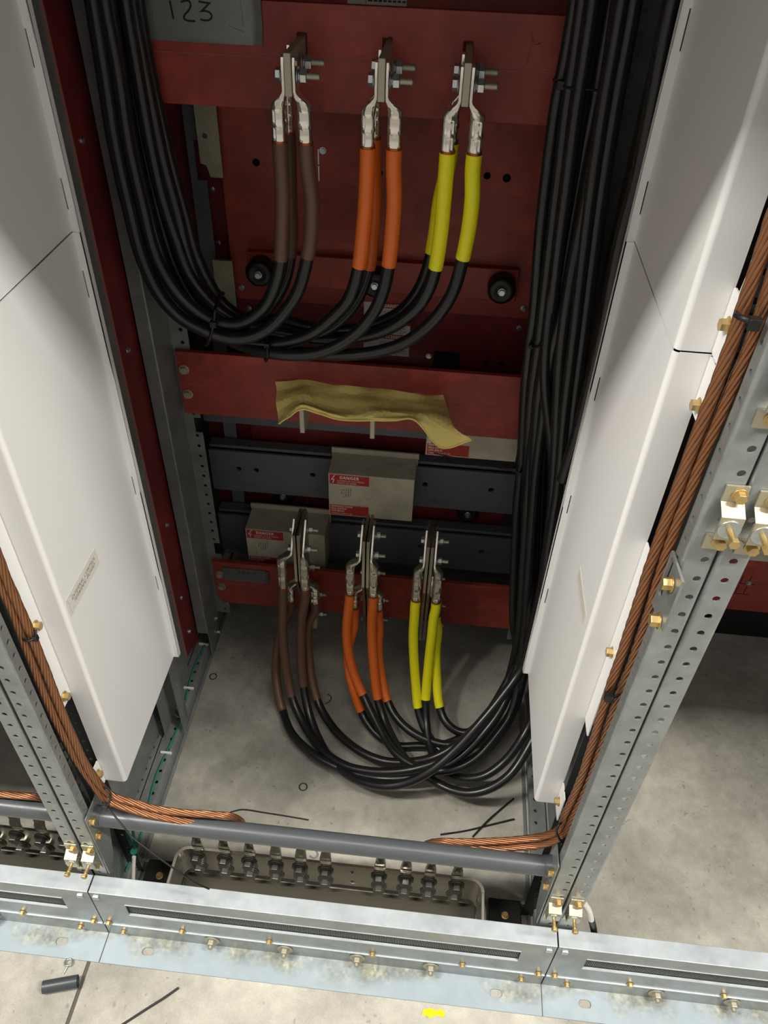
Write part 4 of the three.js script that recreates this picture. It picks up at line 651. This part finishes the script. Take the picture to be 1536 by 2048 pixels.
function stranded(name, lab, pts, r = .0066, turns = 9, group) {
  const c = curveOf(pts), L = c.getLength(), n = Math.round(L / .006), t = thing(name, lab, 'copper cable', pts[Math.floor(pts.length / 2)], group);
  const P = [], N = [], B = []; let nr = new THREE.Vector3(.2, .3, .93);
  for (let i = 0; i <= n; i++) { const p = c.getPointAt(i / n), d = c.getTangentAt(i / n); nr = nr.clone().sub(d.clone().multiplyScalar(nr.dot(d))).normalize(); P.push(p); N.push(nr); B.push(d.clone().cross(nr)); }
  const g = [], ns = 7, rs = r * .37, jit = rng(Math.round(L * 1e4));
  for (let k = 0; k < ns; k++) { const ph = jit() * 6; const q = []; for (let i = 0; i <= n; i++) { const a = k / ns * Math.PI * 2 + i / n * L * 2 * Math.PI / (r * turns * 2.4); const R = (r - rs) * (1 + .07 * Math.sin(i * .11 + ph)); q.push(P[i].clone().addScaledVector(N[i], Math.cos(a) * R).addScaledVector(B[i], Math.sin(a) * R)); } const cc = { getPointAt: (u) => { const f = u * n, i = Math.min(n - 1, Math.floor(f)); return q[i].clone().lerp(q[i + 1], f - i); }, getTangentAt: (u) => { const f = u * n, i = Math.min(n - 1, Math.floor(f)); return q[i + 1].clone().sub(q[i]).normalize(); } }; g.push(sweep(cc, 0, 1, rs * 1.04, n, 7)); }
  g.push(sweep(c, 0, 1, r * .5, n, 8));
  part(t, 'strands', M(g), MAT.copper); return t;
}
const jl = (pts, dx, dz, w = 0, ph = 0) => pts.map(([x, y, z], i) => [x + dx + w * Math.sin(i * 1.1 + ph), y, z + dz + w * Math.cos(i * 1.1 + ph)]);
{
  const up = [[.8695, 2.25, -.128], [.8695, 1.9, -.128], [0.863,1.57,-0.128],[0.866,1.529,-0.128],[0.867,1.484,-0.128],[0.868,1.44,-0.128],[0.866,1.374,-0.128],[0.865,1.277,-0.128],[0.866,1.177,-0.129],[0.87,1.1,-0.131],[0.874,0.992,-0.134],[0.875,0.891,-0.136],[0.879,0.763,-0.138],[0.882,0.629,-0.14],[0.88,0.545,-0.142]];
  stranded('copper_ground_cable', 'bare twisted copper cable on the right, the one nearer the white panel', [...jl(up, -.0068, -.002, .0012), [0.871,0.48,-0.146],[0.846,0.443,-0.149],[0.805,0.42,-0.15],[0.762,0.402,-0.151],[0.718,0.387,-0.152],[0.673,0.377,-0.153],[0.646,0.346,-0.158],[0.638,0.282,-0.166]]);
  stranded('copper_ground_cable', 'bare twisted copper cable on the right, the one nearer the perforated post', [...jl(up, .0068, .002, .0012, 2), [0.879,0.472,-0.14],[0.848,0.429,-0.141],[0.807,0.407,-0.143],[0.764,0.385,-0.146],[0.72,0.37,-0.148],[0.694,0.34,-0.155],[0.684,0.278,-0.165]]);
  const lf = [[.041, 2.25, -.128], [.041, 1.7, -.128], [.041, 1.3, -.128], [0.049,1.192,-0.128],[0.045,1.115,-0.128],[0.043,1.034,-0.128],[0.043,0.956,-0.128],[0.042,0.893,-0.128],[0.04,0.812,-0.129],[0.038,0.72,-0.13],[0.039,0.642,-0.131],[0.042,0.561,-0.131],[0.055,0.49,-0.13]];
  stranded('copper_ground_cable', 'bare twisted copper cable on the left, the one nearer the white panel', [...jl(lf, .0066, -.001, .0012), [0.076,0.461,-0.129],[0.106,0.45,-0.128],[0.163,0.431,-0.128],[0.223,0.43,-0.129],[0.26,0.43,-0.131],[0.287,0.421,-0.135],[0.301,0.388,-0.144],[0.298,0.328,-0.155]]);
  stranded('copper_ground_cable', 'bare twisted copper cable on the left, the one nearer the perforated post', [...jl(lf, -.0066, .001, .0012, 2), [0.067,0.453,-0.124],[0.097,0.439,-0.122],[0.15,0.42,-0.121],[0.204,0.409,-0.122],[0.23,0.401,-0.126],[0.238,0.376,-0.134]]);
  stranded('copper_ground_cable', 'bare copper cable lying on the conduit of the neighbouring bay at the left edge', [[-0.253,0.416,-0.128],[-0.193,0.421,-0.128],[-0.125,0.425,-0.128],[-0.073,0.425,-0.129],[-0.063,0.394,-0.14]]);
}
solo('sheathed_cable', 'smooth dark grey cable rising between the left copper cables and the post', 'cable', M([sweep(curveOf([[.033, 2.25, -.152], [.033, 1.6, -.152], [0.013,1.063,-0.152],[0.009,0.96,-0.152],[0.006,0.838,-0.152],[0.005,0.702,-0.153],[0.01,0.591,-0.154],[0.015,0.483,-0.156],[0.013,0.377,-0.16],[-0.007,0.233,-0.17]]), 0, 1, .0075, 140, 14)]), MAT.cableGrey, [.03, .4, -.155]);
solo('control_cable', 'thin pale printed cable glimpsed behind the right copper cables at the photo edge', 'cable', sweep(curveOf([[0.866,1.475,-0.155],[0.867,1.49,-0.155],[0.867,1.509,-0.155],[0.868,1.531,-0.155],[0.868,1.561,-0.155]]), 0, 1, .005, 40, 12), MAT.paper, [.875, 1.5, -.155]);
tie('black cable tie round the right copper cables, upper one with the brass screw beside it', [[0.852,1.473,-0.118],[0.856,1.475,-0.108],[0.864,1.472,-0.108],[0.873,1.469,-0.12],[0.878,1.463,-0.142],[0.865,1.465,-0.142]], 2, .0055, .0028);
tie('black cable tie round the right copper cables, halfway down with a square head', [[0.863,0.902,-0.13],[0.865,0.902,-0.124],[0.872,0.903,-0.124],[0.88,0.903,-0.13],[0.884,0.888,-0.148],[0.872,0.89,-0.148]], 1, .0058, .0022);
tie('black cable tie where the right copper cables turn into the bay', [[0.865,0.521,-0.134],[0.863,0.507,-0.13],[0.872,0.484,-0.128],[0.884,0.464,-0.132],[0.89,0.454,-0.15],[0.883,0.47,-0.158]], 3, .0065, .0022);
tie('black cable tie with an upright head beside a brass screw on the left copper cables', [[0.034,0.897,-0.13],[0.044,0.905,-0.12],[0.052,0.907,-0.119],[0.056,0.906,-0.126],[0.044,0.893,-0.142],[0.029,0.888,-0.144]], 3, .0045, .0022, [[0.058,0.91,-0.124],[0.06,0.916,-0.126],[0.058,0.919,-0.13]]);
tie('black cable tie where the left copper cables turn into the bay, with a long tail', [[0.078,0.506,-0.118],[0.086,0.501,-0.112],[0.081,0.478,-0.11],[0.069,0.456,-0.112],[0.053,0.437,-0.132],[0.056,0.451,-0.14]], 3, .0052, .0022, [[0.069,0.456,-0.112],[0.107,0.447,-0.085],[0.123,0.43,-0.075],[0.158,0.409,-0.062],[0.197,0.375,-0.052],[0.233,0.337,-0.046],[0.256,0.306,-0.05]]);
{ // small bracket plate on the lip of the right post
  const t = thing('bracket_plate', 'small grey bracket plate with two brass screws beside the right copper cables', 'bracket plate', [.873, 1.1, -.09]);
  const hole = new THREE.Path(); rrect(hole, .100, .112, 1.125, 1.185, .005);
  part(t, 'plate', orient(sheet([[.064, 1.193], [.064, 1.112], [.118, 1.10], [.118, 1.188]], .003, [hole]), [.872, 0, 0], [0, 0, -1], [0, 1, 0]), MAT.steelDull);
  for (const [y, z] of [[1.168, -.085], [1.112, -.080]]) part(t, 'screw', alongY(flangeScrew(.0075, .010), [.872, y, z], [-1, 0, 0]), MAT.brass);
}
// ================================================================ ground bars
const gbHead = M([washer(.0175, .003), washer(.014, .0015).translate(0, .003, 0), hex(.0118, .0115).translate(0, .0045, 0)]).rotateX(Math.PI / 2);
function lugGround(t0, x, lab) {
  const t = thing('ground_lug', lab, 'lug', [x, .1, -.199]);
  const rows = []; for (let i = 0; i <= 5; i++) rows.push([x, .085 + .065 * i / 5, -.1995, .0125, .0022, 6, 0]);
  for (let i = 1; i <= 5; i++) { const u = i / 5; rows.push([x, .15 + .016 * u, -.1995 - .006 * u, .0125 - .0025 * u, .0022 + .0078 * u, 6 - 4 * u, 0]); }
  for (let i = 1; i <= 12; i++) { const u = i / 12; rows.push([x, .166 + .034 * u, -.2055, .0095, .0095, 2, Math.abs(u - .55) < .26 ? 1 : 0]); }
  part(t, 'body', lugGeo(rows, 20), t0);
}
function groundBar(x0, x1, holes, bolts, lab) {
  const t = thing('ground_bar', lab, 'busbar', [(x0 + x1) / 2, .06, -.19]);
  const y0 = .056, y1 = .146, z = -.19, th = .0065, r = .022;
  const zf = .085;
  const corner = (q) => { const pts = []; const cx = q < 0 ? x0 + r : x1 - r; for (const rr of [r + th, r]) { const arc = []; for (let i = 0; i <= 8; i++) { const a = q < 0 ? Math.PI / 2 + i / 8 * Math.PI / 2 : Math.PI / 2 - i / 8 * Math.PI / 2; arc.push([cx + rr * Math.cos(a), .19 - r + rr * Math.sin(a)]); } pts.push(rr > r ? arc : arc.reverse()); } return orient(sheet([...pts[0], ...pts[1]], y1 - y0), [0, y0, 0], [1, 0, 0], [0, 0, -1]); };
  const bar = sheet([[x0 + r, y0], [x1 - r, y0], [x1 - r, y1], [x0 + r, y1]], th - .001, holes.flatMap((x) => [[x, .0745, .0075], [x, .122, .0075]]), 10, .0005).translate(0, 0, z - th + .0005);
  part(t, 'bar', bar, MAT.tin);
  part(t, 'corner', corner(-1), MAT.tin); part(t, 'corner', corner(1), MAT.tin);
  for (const q of [[x0 - th, x0], [x1, x1 + th]]) part(t, 'arm', bx(q[0], q[1], y0, y1, -.19 + r, -zf, .001), MAT.tin);
  bolts.forEach((x, i) => { piece(t, 'bolt', gbHead, MAT.boltGrey, [x + (i % 2 ? .001 : -.001), .119, z]); piece(t, 'bolt', gbHead, MAT.boltGrey, [x, .073, z]); });
}
groundBar(.135, .775, [.505], [.170, .228, .283, .339, .393, .446, .562, .617, .668, .724], 'tinned ground bar with two rows of bolts behind the plinth of the open bay');
groundBar(-.775, -.055, [], [-.12, -.175, -.23, -.285], 'tinned ground bar at the left photo edge in the neighbouring bay');
const ord = ['first', 'second', 'third', 'fourth', 'fifth', 'sixth', 'seventh', 'eighth', 'ninth', 'last'];
[.170, .228, .283, .339, .393, .446, .562, .617, .668, .724].forEach((x, i) => lugGround(i > 2 && i < 6 ? MAT.tinDull : MAT.tin, x, 'empty crimp lug on the ground bar, ' + ord[i] + ' from the left'));
['nearest the post', 'next to the nearest one', 'third from the post', 'fourth from the post'].forEach((w, i) => lugGround(MAT.tinDull, [-.12, -.175, -.23, -.285][i], 'crimp lug on the ground bar at the left photo edge, ' + w));
solo('added_dark_plate', 'added dark olive plate darkening the area between the ground bar and the front plinth of the open bay', 'plate', bx(.136, .774, .002, .030, -.192, -.088, .002), MAT.darkFill, [.45, .002, -.14]);  // added plate, a guess that gives the dark area behind the plinth
solo('added_dark_plate', 'added dark olive plate darkening the area inside the ground bar at the left photo edge', 'plate', bx(-.774, -.056, .002, .030, -.192, -.088, .002), MAT.darkFill, [-.4, .002, -.14]);  // likewise added, to darken the neighbouring bay here
function insBlock(x0, x1, lab) { const t = thing('bar_support', lab, 'support block', [(x0 + x1) / 2, .001, -.17]); part(t, 'block', bx(x0, x1, .001, .055, -.2, -.125, .003), MAT.black); part(t, 'foot', bx(x0 - .005, x1 + .005, .001, .012, -.215, -.11, .002), MAT.steelDull); part(t, 'stud', alongY(flangeScrew(.006, .007), [(x0 + x1) / 2, .055, -.165], [0, 1, 0]), MAT.brass); }
insBlock(.05, .118, 'black support block under the left end of the ground bar');
insBlock(.80, .87, 'black support block beside the right end of the ground bar');
{
  const t = thing('ground_wire', 'green ground wire with a white printed marker at the left front corner of the bay', 'wire', [.08, .02, -.12]);
  part(t, 'wire', sweep(curveOf([[0.049,0.2,-0.161], [0.03,0.2,-0.191], [0.037,0.2,-0.197], [0.045,0.19,-0.184], [0.045,0.17,-0.175], [0.039,0.13,-0.166], [0.039,0.1,-0.147]]), 0, 1, .0028, 60, 8), MAT.green);
  part(t, 'marker', sweep(curveOf([[0.045,0.145,-0.161], [0.043,0.12,-0.15], [0.041,0.09,-0.138]]), 0, 1, .0042, 20, 10), MAT.whitePlastic);
  part(t, 'ring_lug', alongY(M([washer(.008, .0016)]), [0.044,0.155,-0.169], [.6, .5, .6]), MAT.green);
}
{
  const t = thing('ground_wire', 'thin green wire lying along the left base rail under white ties', 'wire', [0, .045, -.5]);
  const pts = []; for (let i = 0; i <= 24; i++) { const z = -.17 - i * .027; pts.push([.004 + .006 * Math.sin(i * .55), .0438 + .0005, z]); }
  part(t, 'wire', sweep(curveOf(pts), 0, 1, .0022, 120, 8), MAT.green);
  for (const z of [-.465, -.66, -.81]) part(t, 'tie_strap', bx(-.012, .0165, .0405, .0475, z - .003, z + .003, .0015), MAT.whitePlastic);
}
{
  const t = thing('ground_wire', 'white insulated wire with a dark end at the foot of the rightmost post', 'wire', [.96, .2, -.11]);
  part(t, 'wire', sweep(curveOf([[0.946,0.308,-0.1], [0.96,0.28,-0.1], [0.973,0.24,-0.1]]), 0, 1, .006, 20, 10), MAT.whitePlastic);
  part(t, 'dark_end', sweep(curveOf([[0.973,0.242,-0.1], [0.986,0.199,-0.1], [0.993,0.171,-0.1]]), 0, 1, .0066, 20, 10), MAT.black);
}
// ================================================================ small things on the floor
const ringOn = (p, R, r, lab) => solo('rubber_ring', lab, 'ring', new THREE.TorusGeometry(R, r, 8, 36).rotateX(Math.PI / 2).translate(p[0], r + .0004, p[2]), MAT.black, [p[0], 0, p[2]]);
ringOn([0.35,0.001,-0.437], .0095, .0013, 'small black ring on the floor in the middle, in front of the cable loops');
ringOn([0.044,0.001,-0.735], .0095, .0012, 'small black ring on the floor at the back left, beside the base rail');
solo('wire_curl', 'curled bit of black wire on the floor behind the brown sleeves', 'wire scrap', sweep(curveOf([[0.366,0.002,-0.682], [0.378,0.002,-0.693], [0.379,0.003,-0.707], [0.368,0.002,-0.715]]), 0, 1, .0012, 24, 6), MAT.black, [0.372,0.001,-0.696]);
solo('wire_curl', 'pale curled scrap on the floor behind the conduit near the sixth lug', 'wire scrap', sweep(curveOf([[0.398,0.002,-0.285], [0.408,0.002,-0.282], [0.413,0.003,-0.272], [0.406,0.002,-0.265], [0.396,0.002,-0.269]]), 0, 1, .0014, 24, 6), MAT.steelDull, [0.404,0.001,-0.276]);
function tieScrap(lab, pts, r = .0017) { const g = sweep(curveOf(pts), 0, 1, r, 40, 6); return solo('tie_cutoff', lab, 'cable tie scrap', g, MAT.tie, pts[0]); }
tieScrap('cut black tie tail with a kink lying on the floor left of the centre', [[0.189,0.002,-0.352], [0.214,0.003,-0.361], [0.271,0.002,-0.36], [0.332,0.002,-0.357], [0.378,0.002,-0.354]]);
tieScrap('flatter one of two crossing black tie tails on the floor', [[0.693,0.003,-0.353], [0.751,0.002,-0.369], [0.81,0.003,-0.39], [0.868,0.004,-0.411]], .0021);
tieScrap('steeper one of two crossing black tie tails on the floor', [[0.769,0.003,-0.356], [0.804,0.006,-0.398], [0.834,0.004,-0.43], [0.869,0.003,-0.465]], .0021);
tieScrap('cut dark tie tail on the floor in front of the plinth at the lower left', [[0.083,0.003,0.106], [0.122,0.003,0.074], [0.155,0.004,0.048], [0.177,0.003,0.028]], .0022);
{
  const a = [-0.091,0.012,0.059], b = [-0.026,0.013,0.041], t = thing('tube_offcut', 'short cut piece of dark grey rubber tube on the floor at the lower left', 'tube offcut', [(a[0] + b[0]) / 2, 0, (a[2] + b[2]) / 2]);
  const d = V3(b).sub(V3(a)), g = lathe([[.0088, 0], [.0122, 0], [.0122, d.length()], [.0088, d.length()], [.0088, 0]], 28);
  part(t, 'tube', alongY(g, a, [d.x, d.y, d.z]), MAT.cableGrey);
}
{
  const p = [-0.061,0.003,0.007], t = thing('eye_ring', 'small metal ring fitting on the floor just in front of the left plinth', 'ring', [p[0], 0, p[2]]);
  part(t, 'ring', new THREE.TorusGeometry(.0075, .002, 8, 24).rotateX(Math.PI / 2 - .3).translate(p[0], .005, p[2]), MAT.zinc);
  part(t, 'stem', cyl([p[0] - .001, .003, p[2] + .008], [p[0] - .004, .002, p[2] + .022], .0018, .0015, 8), MAT.zinc);
}
{
  const p = [0.695,0.002,0.018], s = shapeOf([[-.022, -.006], [-.02, .004], [-.008, .009], [.006, .006], [.014, .010], [.024, .004], [.022, -.004], [.004, -.003], [-.004, -.009], [-.014, -.005]]);
  const g = new THREE.ExtrudeGeometry(s, { depth: .0008, bevelEnabled: false, steps: 1, curveSegments: 4 }).rotateX(-Math.PI / 2).translate(p[0], .0012, p[2]);
  const t = thing('tape_scrap', 'crumpled scrap of bright yellow tape on the floor in front of the plinth', 'tape scrap', [p[0], 0, p[2]]);
  part(t, 'tape', g, MAT.yellowTape);
  part(t, 'fold', sheet([[-.02, 0], [.0, .002], [.02, 0], [.012, .007], [-.006, .008]], .0008).rotateX(-.6).translate(p[0], .002, p[2]), MAT.yellowTape);
}
// ================================================================ neighbouring bay on the right
{
  const t = thing('red_board', 'red board with small cut-outs far back in the empty right bay', 'barrier board', [1.4, .15, -1.03]);
  part(t, 'board', bx(.96, 1.8, .15, .366, -1.042, -1.03, .001), MAT.red);
  const c = [1.475,0.251,-1.029];
  for (const dx of [-.022, 0, .022]) for (const dy of [-.02, .02]) { const w = .009, h = .016; part(t, 'cutout_edge', M([bx(c[0] + dx - w, c[0] + dx + w, c[1] + dy - h, c[1] + dy - h + .0016, -1.0302, -1.0290), bx(c[0] + dx - w, c[0] + dx - w + .0016, c[1] + dy - h, c[1] + dy + h, -1.0302, -1.0290)]), MAT.black); }
  part(t, 'screw', alongY(flangeScrew(.005, .004), [1.489,0.261,-1.029], [0, 0, 1]), MAT.zinc);
  const u = thing('beige_sheet', 'beige cover sheet above the red board in the empty right bay', 'cover', [1.4, .37, -1.0]);
  part(u, 'sheet', bx(1.2, 1.8, .372, .62, -1.02, -1.0, .001), MAT.beige);
  const k = thing('dark_gap_plate', 'black plate standing in for the dark shadow under the red board in the empty right bay', 'plate', [1.4, .001, -1.1]);
  part(k, 'plate', bx(.96, 1.8, .001, .15, -1.08, -1.07), MAT.black);  // flat black in place of the shadow gap below the board
}
renderer.render(scene, camera);
